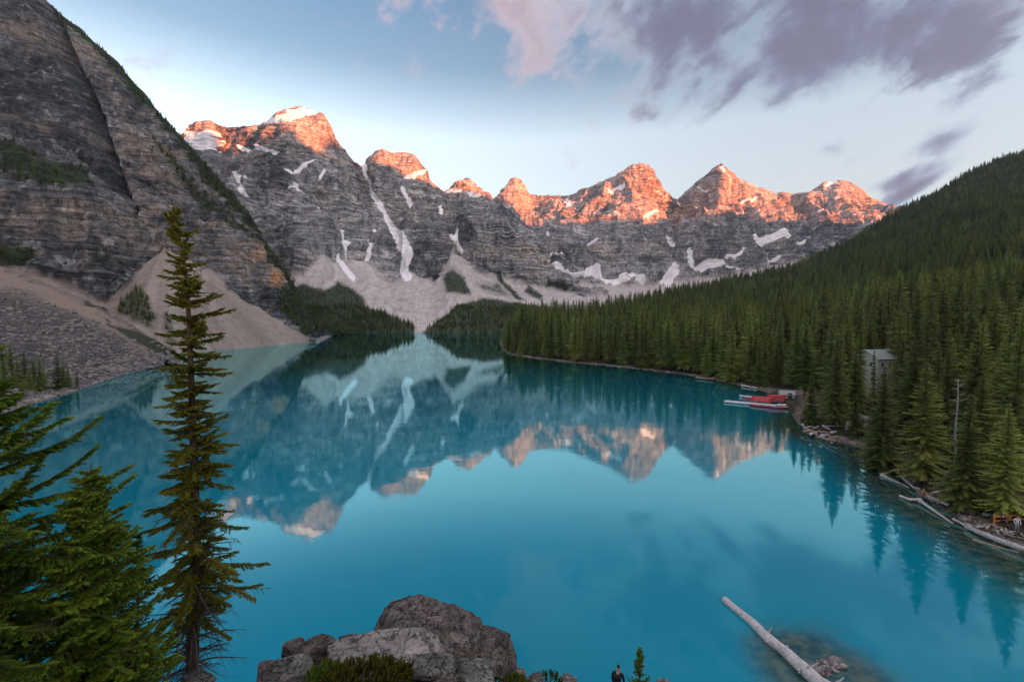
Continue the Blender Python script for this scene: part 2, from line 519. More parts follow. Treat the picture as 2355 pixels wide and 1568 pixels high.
def rockify(P, nu, nv, rockw, scale, amp, strata, gully, seed, top, rows_):
    """real relief: gullies down the face, stepped ledges of the strata, blocky noise. rockw (N) 1 on rock"""
    base = P.reshape(nu, nv, 3)
    sm = np.stack([blur(blur(base[..., i], 6, 0), 6, 1) for i in range(3)], 2).reshape(-1, 3)
    n = normals(sm, nu, nv)
    n = np.where(n[:, 1:2] > 0, -n, n)
    # gullies: ridged noise stretched along the fall line
    q = np.stack([P[:, 0]/gully, P[:, 1]/gully*0.6, P[:, 2]/(gully*3.2)], 1)
    wv = fbm(P/(gully*1.7), 2, seed=seed+5)
    g = fbm(q+wv[:, None]*0.35, 4, 0.48, seed=seed, ridged=True)
    b = fbm(P/scale, 4, 0.46, seed=seed+40)
    # strata: steps in height with a gentle dip
    zz = P[:, 2] + 0.05*P[:, 0] + strata*0.7*fbm(P/(strata*9), 2, seed=seed+70)
    def saw(h):
        f = h-np.floor(h)
        return np.where(f < 0.86, f/0.86, (1-f)/0.14)
    st = 0.6*saw(zz/strata)+0.4*saw(zz/(strata*0.37)+0.3)
    hard = 0.5+0.5*fbm(P/(scale*3), 2, seed=seed+90)
    disp = amp*(0.60*g+0.30*b) - 0.36*amp*st*hard
    disp = disp*(0.35+0.65*sstep(0, 45, top-rows_))
    disp = disp*rockw + (1-rockw)*amp*0.02*b
    P2 = P + n*disp[:, None]
    return P2, g, st, b, zz


def shade_rock(P, g, st, b, zz, strata, seed, cols, warmbands):
    """colour of the stone itself: dark limestone, brown quartzite beds, pale streaks; warmbands adds a warm tint"""
    dark, mid, brown, pale = [np.array(c) for c in cols]
    n1 = fbm(P/(strata*6), 4, seed=seed+1)[:, None]
    n2 = fbm(P*np.array([1, 1, 0.25])/(strata*1.1), 4, 0.6, seed=seed+2)[:, None]
    c = dark + (mid-dark)*sstep(-0.45, 0.45, n1+0.6*n2)
    band = sstep(-0.1, 0.35, fbm(np.stack([P[:, 0]*0.0015, P[:, 1]*0.0015, zz/(strata*2.2)], 1), 4, 0.6, seed=seed+3))[:, None]
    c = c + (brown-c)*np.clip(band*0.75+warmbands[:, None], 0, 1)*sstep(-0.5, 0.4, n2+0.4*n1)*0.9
    thin = (vnoise(np.stack([P[:, 0]*0.004, P[:, 1]*0.004, zz/(strata*0.16)], 1), seed+8))[:, None]
    c = c*(1+0.34*thin)
    strk = fbm(P*np.array([1, 1, .09])/(strata*0.6), 3, 0.55, seed=seed+4)[:, None]
    c = c + (pale-c)*sstep(0.18, 0.6, strk)*0.55*(1-band*0.5)
    c = c*(1-0.45*sstep(0.15, 0.6, -strk))
    return np.clip(c, 0.01, 1)


def lerpc(c, col, m):
    return c + (np.array(col)-c)*np.asarray(m)[:, None]


ROCK_COLS = [(0.155, 0.165, 0.175), (0.36, 0.365, 0.36), (0.45, 0.385, 0.315), (0.66, 0.655, 0.64)]
VEGC = (0.022, 0.036, 0.014)


# ---------- the tall peaks at the left centre (px 420 .. 1400)
def tall_peaks():
    nu = 760
    c0 = [(380, 'z', 770, -6), (950, 'z', 775, -6), (1150, 'z', 780, -6), (1420, 'z', 800, -6)]
    c1 = [(380, 'z', 800, 3), (840, 'z', 800, 3), (951, 'z', 800, 10), (1150, 'z', 830, 8), (1420, 'z', 900, 20)]
    c2 = [(380, 700, 900), (600, 640, 900), (700, 640, 900), (745, 585, 960), (769, 589, 1010), (843, 608, 1050), (901, 640, 1060), (939, 620, 1120),
          (997, 650, 1080), (1020, 612, 1150), (1036, 567, 1230), (1060, 585, 1230), (1102, 618, 1180), (1150, 640, 1170), (1202, 655, 1160), (1249, 662, 1170), (1307, 672, 1230), (1420, 678, 1450)]
    c3 = [(380, 540, 1150), (600, 500, 1090), (680, 475, 1060), (740, 500, 1080), (800, 500, 1180), (845, 520, 1260), (885, 515, 1290), (930, 520, 1230), (1000, 520, 1230),
          (1045, 500, 1350), (1100, 510, 1270), (1170, 520, 1240), (1220, 560, 1240), (1250, 620, 1230), (1307, 662, 1240), (1420, 674, 1460)]
    c4 = [(380, 380, 1650), (480, 352, 1480), (520, 352, 1560), (600, 350, 1410), (668, 352, 1200), (700, 350, 1250), (770, 358, 1340), (800, 395, 1370), (830, 430, 1460), (850, 430, 1480),
          (872, 415, 1420), (950, 412, 1490), (1000, 440, 1540), (1030, 458, 1620), (1072, 450, 1600), (1120, 468, 1640), (1160, 480, 1620), (1200, 520, 1500), (1245, 590, 1330), (1307, 660, 1250), (1420, 672, 1470)]
    c5 = [(380, 330, 1560), (425, 303, 1530), (435, 290, 1530), (450, 281, 1530), (470, 277, 1530), (488, 280, 1540), (505, 290, 1600), (520, 293, 1660), (560, 292, 1590), (600, 287, 1490), (618, 276, 1450), (635, 258, 1390),
          (660, 250, 1390), (690, 245, 1390), (712, 250, 1390), (728, 262, 1385), (742, 262, 1390), (755, 283, 1400), (768, 312, 1410), (785, 335, 1430), (800, 355, 1450), (822, 382, 1500),
          (832, 378, 1530), (848, 362, 1530), (865, 348, 1520), (882, 343, 1520), (898, 353, 1530), (915, 350, 1540), (930, 350, 1545), (945, 352, 1550), (955, 360, 1560), (968, 385, 1570), (985, 412, 1590), (1000, 428, 1620),
          (1022, 445, 1690), (1040, 430, 1710), (1058, 418, 1710), (1072, 408, 1700), (1088, 418, 1710), (1104, 435, 1720), (1122, 456, 1730), (1140, 470, 1700), (1165, 490, 1650), (1190, 508, 1600), (1215, 535, 1500), (1235, 575, 1400),
          (1255, 620, 1300), (1280, 645, 1270), (1310, 658, 1262), (1420, 670, 1480)]
    u0 = float(pix(400, 740)[0]); u1 = float(pix(1400, 740)[0])
    X, Y, Z, top = sheet([c0, c1, c2, c3, c4, c5], [4, 110, 150, 130, 100], u0, u1, nu)
    nv = X.shape[1]
    P = np.stack([X.ravel(), Y.ravel(), Z.ravel()], 1)
    row = np.tile(np.arange(nv), nu)
    u = P[:, 0]/P[:, 1]; e = (P[:, 2]-CAMH)/P[:, 1]
    jit = fbm(P/45, 4, seed=3)
    ju = u+0.006*jit; je = e+0.006*fbm(P/45, 4, seed=9)
    foot = sstep(102, 120, row+34*fbm(P/50, 4, seed=12))
    # two rock knobs standing in the scree
    knob = np.maximum(polymask(ju, je, [(848, 590), (868, 560), (905, 590), (908, 640), (880, 628), (850, 612)]), 0)
    rockw = np.clip(np.maximum(foot, knob), 0, 1)
    P2, g, st, b, zz = rockify(P, nu, nv, rockw*sstep(0, 60, row), 60, 50, 30, 62, 11, top, row)
    # couloirs cut back into the face
    cool = linemask(u, e, [(833, 378, 14), (850, 430, 12), (880, 490, 14), (915, 545, 22), (930, 590, 26), (930, 630, 22)], 20)
    P2[:, 1] += 14*cool
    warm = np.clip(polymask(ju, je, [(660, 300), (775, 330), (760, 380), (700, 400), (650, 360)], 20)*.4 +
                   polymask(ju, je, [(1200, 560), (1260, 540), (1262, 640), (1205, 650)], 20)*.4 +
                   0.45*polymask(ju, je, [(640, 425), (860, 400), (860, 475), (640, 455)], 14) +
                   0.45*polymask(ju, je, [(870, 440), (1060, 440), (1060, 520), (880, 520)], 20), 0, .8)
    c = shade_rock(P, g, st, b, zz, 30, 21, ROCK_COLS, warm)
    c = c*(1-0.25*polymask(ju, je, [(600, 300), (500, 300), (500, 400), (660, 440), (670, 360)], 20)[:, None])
    scree = 1-rockw
    sc = np.array((0.50, 0.465, 0.43))*(1+0.10*fbm(P*np.array([1, .4, 1])/14, 4, seed=31)[:, None])
    sc = sc*(1+0.30*fbm(np.stack([u*150+10*fbm(P/120, 2, seed=35), e*9, e*0], 1), 5, .6, seed=33)[:, None])
    sc = lerpc(sc, (0.17, 0.155, 0.14), 0.5*sstep(.1, .5, fbm(P/9, 4, .65, seed=36)))
    c = c + (sc-c)*scree[:, None]
    # vegetation: round foot of the big buttress, patches on the cones, forest round the lake end
    veg = np.zeros(len(P))
    for poly, f, a in [([(640, 672), (700, 655), (740, 672), (775, 652), (800, 662), (828, 682), (842, 708), (870, 720), (951, 748), (951, 770), (600, 780), (600, 650)], 10, 1),
                       ([(1001, 744), (1055, 703), (1113, 690), (1171, 697), (1260, 712), (1300, 720), (1300, 780), (960, 775)], 6, 1),
                       ([(1020, 640), (1042, 615), (1070, 640), (1080, 680), (1025, 672)], 8, .75),
                       ([(1085, 645), (1150, 650), (1200, 690), (1110, 672)], 10, .42), ([(1102, 612), (1118, 618), (1205, 688), (1190, 688)], 5, .8),
                       ([(1215, 655), (1250, 680), (1240, 690), (1205, 672)], 6, .7), ([(1250, 650), (1310, 665), (1300, 672), (1255, 664)], 5, .8),
                       ([(640, 470), (700, 480), (745, 560), (640, 570)], 24, .22)]:
        veg = np.maximum(veg, a*polymask(ju, je, poly, f))
    nv2 = fbm(P/11, 4, 0.6, seed=41)
    vm = sstep(0.0, 0.5, veg+0.25*nv2)*np.minimum(veg*1.6, 1)
    c = lerpc(c, VEGC, vm*0.93)
    # snow
    snow = np.zeros(len(P))
    for line in [[(835, 378, 8), (845, 410, 9), (862, 450, 6), (880, 490, 7), (900, 525, 9), (915, 545, 14), (935, 575, 20), (930, 600, 12), (928, 625, 12), (935, 635, 15)],
                 [(845, 555, 4), (850, 570, 5), (846, 590, 6)], [(855, 535, 4), (860, 545, 3)], [(785, 530, 5), (795, 570, 5), (797, 585, 6)], [(776, 590, 5), (790, 612, 7), (812, 640, 7)],
                 [(1032, 545, 5), (1042, 565, 6), (1060, 572, 4)], [(1040, 560, 5), (1052, 535, 4)], [(925, 440, 4), (940, 462, 4), (945, 475, 6)], [(930, 415, 4), (950, 412, 6), (962, 405, 5)],
                 [(540, 400, 4), (552, 415, 8), (572, 420, 5)], [(555, 435, 8), (570, 455, 8)], [(585, 352, 5), (605, 347, 8), (625, 352, 5), (650, 358, 4)], [(560, 345, 4), (590, 348, 5)],
                 [(500, 335, 6), (470, 340, 8), (445, 330, 8), (480, 352, 7), (505, 362, 5)], [(430, 308, 6), (470, 318, 6), (500, 318, 5)], [(435, 325, 14), (480, 335, 12)],
                 [(608, 283, 6), (640, 273, 9), (680, 265, 10), (715, 258, 8), (725, 262, 5)], [(665, 258, 6), (700, 252, 5)], [(660, 425, 5), (680, 420, 6), (692, 430, 4)],
                 [(1030, 448, 3), (1070, 446, 5), (1100, 452, 3)], [(790, 545, 3), (800, 560, 4)], [(735, 470, 3), (738, 480, 4)], [(1005, 490, 3), (1010, 505, 4)], [(700, 380, 4), (720, 383, 3)],
                 [(660, 393, 3), (700, 388, 4)], [(745, 395, 3), (735, 410, 3)]]:
        snow = np.maximum(snow, linemask(u+0.30*(ju-u)+0.0015*nv2, e+0.30*(je-e)+0.0015*nv2, [(q[0], q[1], q[2]+1.5) for q in line], 6))
    snow = sstep(0.16, 0.34, snow+0.26*nv2*(snow > 0)-0.03)
    c = lerpc(c, (0.90, 0.89, 0.90), snow)
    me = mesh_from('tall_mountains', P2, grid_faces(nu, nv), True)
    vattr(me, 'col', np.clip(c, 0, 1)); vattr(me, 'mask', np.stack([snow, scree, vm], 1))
    obj('mountain_peaks', me, M_peak, kind='structure')
    return P2, vm, u, e


PK, PKveg, PKu, PKe = tall_peaks()


# ---------- the far range that catches the light
def far_range():
    nu = 760
    c0 = [(1100, 'z', 1000, 0), (2500, 'z', 1000, 0)]
    c1 = [(1100, 705, 1250), (1250, 695, 1250), (1330, 688, 1300), (1480, 690, 1450), (1700, 690, 1500), (2500, 690, 1500)]
    c2 = [(1100, 640, 1700), (1246, 640, 1700), (1333, 652, 1700), (1475, 664, 1750), (1535, 652, 1800), (1650, 640, 1900), (1800, 610, 2000), (2000, 570, 2100), (2500, 560, 2200)]
    c3 = [(1100, 540, 2000), (1250, 545, 1960), (1330, 525, 1950), (1450, 515, 1960), (1550, 530, 2080), (1650, 515, 2060), (1750, 540, 2120), (1850, 528, 2180), (2000, 500, 2250), (2500, 540, 2300)]
    c4 = [(1100, 500, 2160), (1180, 470, 2150), (1250, 500, 2200), (1330, 470, 2180), (1460, 440, 2150), (1545, 500, 2380), (1650, 450, 2250), (1750, 480, 2330), (1830, 480, 2480), (1920, 460, 2400), (2000, 480, 2500), (2500, 540, 2500)]
    c5 = [(1080, 490, 2350), (1120, 472, 2350), (1148, 452, 2300), (1160, 430, 2270), (1172, 416, 2260), (1185, 410, 2260), (1198, 418, 2270), (1208, 430, 2290), (1216, 446, 2330), (1240, 452, 2360), (1262, 448, 2370), (1290, 453, 2370), (1310, 450, 2370),
          (1330, 442, 2360), (1350, 434, 2350), (1375, 422, 2330), (1400, 410, 2320), (1425, 400, 2300), (1440, 385, 2290), (1455, 378, 2290), (1470, 374, 2290), (1488, 380, 2290), (1502, 394, 2300), (1515, 418, 2330), (1530, 440, 2400), (1545, 455, 2470), (1558, 458, 2500),
          (1575, 440, 2480), (1592, 426, 2450), (1612, 408, 2420), (1632, 396, 2400), (1645, 385, 2390), (1657, 381, 2390), (1670, 388, 2400), (1684, 402, 2410), (1710, 415, 2430), (1738, 430, 2460), (1760, 435, 2480), (1782, 446, 2520), (1800, 442, 2540), (1830, 447, 2570),
          (1858, 442, 2570), (1880, 432, 2540), (1892, 420, 2530), (1915, 420, 2520), (1935, 417, 2520), (1958, 420, 2520), (1975, 432, 2530), (1992, 447, 2560), (2015, 462, 2590), (2037, 478, 2620), (2100, 515, 2650), (2250, 560, 2700), (2500, 580, 2700)]
    u0 = float(pix(1110, 740)[0]); u1 = float(pix(2200, 740)[0])
    X, Y, Z, top = sheet([c0, c1, c2, c3, c4, c5], [4, 60, 130, 60, 70], u0, u1, nu)
    nv = X.shape[1]
    P = np.stack([X.ravel(), Y.ravel(), Z.ravel()], 1)
    row = np.tile(np.arange(nv), nu)
    u = P[:, 0]/P[:, 1]; e = (P[:, 2]-CAMH)/P[:, 1]
    ju = u+0.006*fbm(P/60, 4, seed=103); je = e+0.006*fbm(P/60, 4, seed=109)
    rockw = sstep(56, 76, row+18*fbm(P/70, 3, seed=112))
    P2, g, st, b, zz = rockify(P, nu, nv, rockw, 80, 74, 36, 95, 111, top, row)
    warm = 0.35*sstep(0.19, 0.24, e+0.01*g)  # sunlit heights tinted warmer in the stone colour, adding to the glow
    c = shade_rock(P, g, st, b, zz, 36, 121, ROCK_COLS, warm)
    scree = 1-rockw
    sc = np.array((0.50, 0.455, 0.42))*(1+0.15*fbm(P/30, 4, seed=131)[:, None])
    c = c + (sc-c)*scree[:, None]
    snow = np.zeros(len(P))
    nv2 = fbm(P/16, 4, 0.6, seed=141)
    for line in [[(1246, 600, 4), (1290, 592, 5)], [(1255, 615, 6), (1275, 625, 12), (1300, 634, 6)], [(1300, 640, 4), (1340, 640, 8), (1362, 622, 14), (1385, 640, 12), (1410, 650, 10), (1440, 648, 6)],
                 [(1425, 640, 7), (1450, 640, 8), (1475, 655, 5)], [(1520, 650, 6), (1540, 620, 5), (1548, 632, 12), (1535, 650, 14)], [(1582, 578, 4), (1590, 600, 10), (1600, 615, 10)], [(1590, 615, 12), (1640, 612, 10), (1660, 608, 9), (1700, 618, 6)],
                 [(1745, 540, 10), (1770, 545, 12), (1800, 540, 12)], [(1740, 535, 4), (1755, 550, 10), (1810, 548, 6)], [(1670, 590, 4), (1695, 590, 6), (1705, 575, 4)], [(1765, 600, 5), (1790, 590, 6)],
                 [(1400, 442, 4), (1420, 435, 6), (1435, 430, 4)], [(1303, 462, 5), (1310, 478, 8), (1305, 490, 5)], [(1480, 500, 5), (1505, 492, 4)], [(1535, 545, 4), (1550, 562, 4)], [(1710, 462, 4), (1735, 458, 5)],
                 [(1900, 425, 4), (1920, 420, 4)], [(1605, 432, 3), (1625, 440, 4)], [(1350, 560, 3), (1370, 556, 4)], [(1880, 490, 3), (1900, 485, 4)], [(1830, 560, 4), (1850, 552, 5)], [(1560, 470, 3), (1568, 480, 4)],
                 [(1655, 390, 3), (1660, 398, 4)], [(1250, 560, 3), (1262, 556, 4)]]:
        snow = np.maximum(snow, linemask(u+0.4*(ju-u)+0.003*nv2, e+0.4*(je-e)+0.003*nv2, line, 6))
    # small snow lies on flat ledges
    led = sstep(0.70, 0.86, fbm(np.stack([P[:, 0]/50, P[:, 1]/50, P[:, 2]/12], 1), 4, 0.6, seed=151)*1.5+0.2*st)*rockw
    snow = np.maximum(sstep(0.16, 0.36, snow+0.28*nv2*(snow > 0)-0.03), led*0.5)
    c = lerpc(c, (0.90, 0.89, 0.90), snow)
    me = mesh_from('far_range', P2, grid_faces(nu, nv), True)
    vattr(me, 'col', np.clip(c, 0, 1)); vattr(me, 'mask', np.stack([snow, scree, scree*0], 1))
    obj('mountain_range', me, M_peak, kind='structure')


far_range()


# ---------- the great cliff on the left with its scree cone
def left_cliff():
    nu = 640
    c0 = [(-500, 'z', 250, 0), (300, 'z', 250, 0), (400, 's', 818, -3), (480, 's', 808, -3), (560, 's', 803, -3), (735, 's', 788, -3), (770, 's', 772, -3), (850, 's', 769, -3)]
    c1 = [(-500, 'z', 265, 12), (300, 'z', 265, 8), (400, 's', 815, 0.5), (480, 's', 806, 0.5), (560, 's', 801, 0.5), (735, 's', 786, 0.5), (770, 's', 770, 0.5), (850, 's', 767, 0.5)]
    c2 = [(-500, 420, 380), (-200, 500, 370), (0, 600, 350), (110, 640, 350), (240, 702, 350), (300, 650, 390), (340, 600, 415), (375, 576, 425), (420, 592, 420), (480, 622, 420), (560, 688, 425), (640, 738, 435), (725, 780, 445), (760, 768, 640), (850, 766, 735)]
    c3 = [(-500, 250, 430), (-200, 300, 430), (0, 400, 400), (200, 440, 410), (320, 500, 455), (400, 510, 470), (520, 545, 475), (600, 585, 480), (650, 645, 480), (695, 705, 480), (730, 758, 480), (770, 764, 655), (850, 765, 737)]
    c4 = [(-500, 60, 500), (-200, 150, 500), (0, 310, 470), (150, 330, 500), (290, 430, 520), (400, 440, 530), (520, 480, 530), (600, 555, 525), (650, 625, 515), (695, 690, 505), (732, 752, 495), (772, 762, 660), (850, 764, 738)]
    c5 = [(-500, -430, 760), (-200, -260, 720), (-60, -140, 700), (40, -60, 690), (105, -2, 680), (135, 28, 675), (180, 62, 670), (220, 98, 665), (262, 135, 660), (310, 190, 655), (350, 240, 650), (390, 285, 640), (430, 330, 630), (465, 370, 620), (500, 408, 610), (530, 445, 600), (560, 480, 590),
          (590, 520, 580), (620, 565, 565), (645, 605, 555), (660, 625, 545), (680, 660, 535), (698, 690, 525), (715, 725, 515), (735, 752, 505), (775, 760, 670), (850, 763, 740)]
    u0 = float(pix(-420, 700)[0]); u1 = float(pix(840, 740)[0])
    X, Y, Z, top = sheet([c0, c1, c2, c3, c4, c5], [3, 110, 120, 50, 200], u0, u1, nu, back=(60, 40, 200, -20))
    nv = X.shape[1]
    P = np.stack([X.ravel(), Y.ravel(), Z.ravel()], 1)
    row = np.tile(np.arange(nv), nu)
    u = P[:, 0]/P[:, 1]; e = (P[:, 2]-CAMH)/P[:, 1]
    ju = u+0.010*fbm(P/22, 4, seed=203); je = e+0.010*fbm(P/22, 4, seed=209)
    rockw = sstep(107, 117, row+17*fbm(P/16, 4, seed=212))
    P2, g, st, b, zz = rockify(P, nu, nv, rockw, 30, 17, 9.5, 28, 211, top, row)
    # the dark diagonal gully and the smooth bedded slab to the right of it
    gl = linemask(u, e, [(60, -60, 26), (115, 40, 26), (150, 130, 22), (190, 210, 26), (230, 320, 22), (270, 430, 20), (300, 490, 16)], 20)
    P2[:, 1] += 22*gl; P2[:, 2] -= 5*gl
    gl2 = linemask(u, e, [(330, 420, 12), (420, 520, 14), (480, 560, 12)], 12)
    P2[:, 1] += 8*gl2
    slab = polymask(ju, je, [(120, 20), (200, 110), (330, 240), (400, 320), (420, 500), (330, 520), (270, 420), (230, 300), (190, 190)], 24)
    warm = np.clip(0.55*slab + .9*polymask(ju, je, [(490, 580), (600, 560), (650, 620), (620, 680), (560, 660)], 14)*(g > 0.0) +
                   .6*polymask(ju, je, [(100, 460), (240, 500), (260, 620), (120, 600)], 30)*sstep(-.1, .3, b) + .35*polymask(ju, je, [(40, 60), (120, 30), (170, 140), (60, 150)], 20), 0, 1)
    cols = [(0.058, 0.065, 0.072), (0.162, 0.166, 0.168), (0.265, 0.215, 0.165), (0.44, 0.45, 0.45)]
    c = shade_rock(P, g, st, b, zz, 9.5, 221, cols, warm)
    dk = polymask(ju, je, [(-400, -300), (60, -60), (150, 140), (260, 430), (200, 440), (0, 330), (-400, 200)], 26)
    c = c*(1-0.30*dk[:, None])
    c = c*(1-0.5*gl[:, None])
    c = lerpc(c, (0.50, 0.26, 0.11), 0.75*polymask(ju, je, [(585, 595), (605, 590), (640, 640), (645, 670), (620, 660)], 10)*sstep(-.1, .3, g))
    scree = 1-rockw
    _au, _ae = pix(375, 560)
    fan = fbm(np.stack([np.arctan2(u-_au, _ae-e)*9, np.hypot(u-_au, e-_ae)*5, e*0], 1), 5, .6, seed=233)
    sc = np.array((0.29, 0.247, 0.21))*(1+0.34*fan[:, None])*(1+0.16*fbm(P/3.0, 4, .65, seed=234)[:, None])
    c = c + (sc-c)*scree[:, None]
    veg = np.zeros(len(P))
    for poly, f, a in [([(105, -10), (180, 55), (262, 128), (350, 232), (430, 322), (500, 400), (560, 470), (620, 555), (660, 620), (700, 690), (690, 700), (650, 635), (605, 575), (545, 500), (480, 430), (425, 355), (360, 280), (300, 205), (215, 115), (135, 45)], 9, .85),
                       ([(0, 330), (60, 350), (120, 380), (200, 400), (215, 430), (120, 440), (0, 400)], 22, .95), ([(-400, 250), (0, 320), (0, 420), (-400, 380)], 20, .9),
                       ([(290, 260), (350, 310), (430, 395), (500, 470), (600, 560), (620, 590), (560, 555), (480, 500), (420, 425), (350, 335)], 12, .6),
                       ([(170, 560), (240, 560), (270, 600), (200, 640)], 20, .45), ([(0, 560), (80, 570), (60, 620), (0, 620)], 14, .8), ([(650, 660), (700, 690), (760, 762), (700, 770), (640, 700)], 10, .9),
                       ([(760, 758), (850, 745), (850, 770), (760, 772)], 4, 1.0),
                       ([(275, 690), (300, 660), (330, 655), (365, 720), (350, 760), (300, 740), (262, 720)], 14, .62), ([(360, 700), (400, 720), (420, 800), (380, 790)], 12, .5),
                       ([(230, 730), (300, 770), (400, 800), (400, 822), (330, 800)], 6, .8)]:
        veg = np.maximum(veg, a*polymask(ju, je, poly, f))
    nv2 = fbm(P/5.5, 4, 0.6, seed=241)
    vm = sstep(0.12, 0.6, veg+0.34*nv2)*np.minimum(veg*1.6, 1)
    c = lerpc(c, VEGC, vm*0.9)
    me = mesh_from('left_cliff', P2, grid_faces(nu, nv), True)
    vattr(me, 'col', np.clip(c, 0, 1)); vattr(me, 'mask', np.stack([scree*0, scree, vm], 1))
    obj('cliff_mountain', me, M_cliff, kind='structure')
    return P2, vm, u, e, row


LC, LCveg, LCu, LCe, LCrow = left_cliff()


# ---------- near talus slope on the left shore
def talus():
    nu, = (300,)
    c0 = [(p[0], 's', p[1], -3) for p in SHORE_L] + [(425, 's', 822, -4)]
    c1 = [(p[0], 's', p[1], 0.25) for p in SHORE_L] + [(425, 's', 822, -3.5)]
    c2 = [(-500, 900, 130), (-300, 900, 140), (0, 855, 150), (150, 850, 170), (250, 840, 190), (330, 832, 205), (380, 825, 222), (425, 'z', 226, -3.4)]
    c3 = [(-500, 420, 300), (-300, 470, 290), (-100, 560, 280), (0, 612, 272), (60, 632, 268), (110, 652, 265), (240, 708, 255), (300, 745, 248), (345, 775, 242), (380, 795, 238), (400, 815, 232), (425, 'z', 232, -3)]
    u0 = float(pix(-420, 800)[0]); u1 = float(pix(424, 830)[0])
    X, Y, Z, top = sheet([c0, c1, c2, c3], [3, 60, 150], u0, u1, nu, back=(12, 3, 90, -10))
    nv = X.shape[1]
    P = np.stack([X.ravel(), Y.ravel(), Z.ravel()], 1)
    u = P[:, 0]/P[:, 1]; e = (P[:, 2]-CAMH)/P[:, 1]
    row = np.tile(np.arange(nv), nu)
    up = sstep(4, 10, row)
    P[:, 2] += up*(0.9*fbm(P/9, 3, seed=301) + 0.45*fbm(P/1.6, 3, 0.6, seed=302))
    ju = u+0.01*fbm(P/14, 4, seed=303); je = e+0.01*fbm(P/14, 4, seed=304)
    smooth_ = np.clip(polymask(ju, je, [(0, 612), (110, 652), (240, 708), (330, 770), (380, 800), (330, 810), (220, 745), (120, 700), (0, 660)], 14) + polymask(ju, je, [(-500, 420), (0, 600), (0, 665), (-500, 560)], 14), 0, 1)
    c = np.zeros((len(P), 3))+np.array((0.108, 0.104, 0.098))
    c *= (1+0.55*fbm(P/1.3, 3, 0.7, seed=305)[:, None])
    c = lerpc(c, (0.26, 0.205, 0.165), smooth_*0.95)
    c = lerpc(c, (0.26, 0.12, 0.09), 0.6*polymask(ju, je, [(275, 800), (310, 805), (345, 815), (300, 815)], 6))
    veg = np.maximum(0.9*polymask(ju, je, [(225, 720), (260, 745), (390, 795), (395, 822), (340, 805), (290, 780)], 6), 0.5*polymask(ju, je, [(-400, 820), (60, 810), (170, 870), (120, 905), (-400, 1000)], 16))
    veg = np.maximum(veg, .7*polymask(ju, je, [(200, 690), (245, 712), (250, 725), (190, 700)], 5))
    vm = sstep(0.1, 0.6, veg+0.4*fbm(P/2.5, 4, seed=306))*np.minimum(veg*1.5, 1)
    c = lerpc(c, VEGC, vm*0.9)
    shore_c = sstep(9, 3, np.abs(row-6))
    c = lerpc(c, (0.34, 0.31, 0.28), 0.6*shore_c)
    me = mesh_from('talus', P, grid_faces(nu, nv), True)
    vattr(me, 'col', np.clip(c, 0, 1)); vattr(me, 'mask', np.stack([vm*0, smooth_, vm], 1))
    obj('scree_slope', me, mat_terrain('talus_rock', 0.7, 0.8, 0.6), kind='structure')
    return P, smooth_, vm, row, nv


TL, TLs, TLv, TLrow, TLnv = talus()


# ---------- the wooded slope on the right
uR = shR[:, 0]/shR[:, 1]
HILL_RIDGE = [(1100, 350, -6), (1150, 380, -3), (1172, 390, 1), (1200, 400, None, 706), (1300, 500, None, 699), (1400, 600, None, 689), (1500, 700, None, 664), (1600, 800, None, 645), (1700, 880, None, 626), (1800, 960, None, 606),
              (1850, 1000, None, 592), (1950, 1080, None, 545), (2035, 1140, None, 492), (2100, 1180, None, 457), (2200, 1220, None, 402), (2280, 1260, None, 366), (2354, 1300, None, 335), (2500, 1330, None, 280), (2700, 1380, None, 270), (3000, 1400, None, 300)]
_hr = []
for r_ in HILL_RIDGE:
    if r_[2] is None:
        w_ = W(r_[0], r_[3], r_[1]); _hr.append((w_[0]/w_[1], w_[1], w_[2]-16.0))
    else:
        _hr.append((float(pix(r_[0], 740)[0]), r_[1], r_[2]))
_hr = np.array(_hr)
_sh_u = np.linspace(-0.03, 2.4, 500)
# nearest shore depth for every direction (outermost crossing)
_sY = np.interp(_sh_u, uR[np.argsort(uR)], shR[np.argsort(uR), 1])


def hill_z(x, y):
    x = np.atleast_1d(np.asarray(x, float)); y = np.atleast_1d(np.asarray(y, float))
    u = x/y
    Yr = np.interp(u, _hr[:, 0], _hr[:, 1]); Zr = np.interp(u, _hr[:, 0], _hr[:, 2])
    Ys = np.interp(u, _sh_u, _sY)
    p = np.stack([x, y, x*0], 1)
    t = (y-Ys)/(Yr-Ys)
    tc_ = np.clip(t, 0, 1)
    z = Zr*tc_**1.55
    bank = np.clip((y-Ys)/6.0, -1, 1)
    z = z + 0.9*np.where(bank > 0, bank, bank*3)
    z = np.where(t > 1, Zr - (y-Yr)*0.35, z)
    z = z + sstep(0.02, 0.2, t)*(10*fbm(p/160, 3, seed=401)*np.clip(Zr/300, 0.1, 1)) + sstep(0.0, 0.02, t)*0.35*fbm(p/7, 3, seed=402)
    # narrow point at the far left end of the wood
    return z


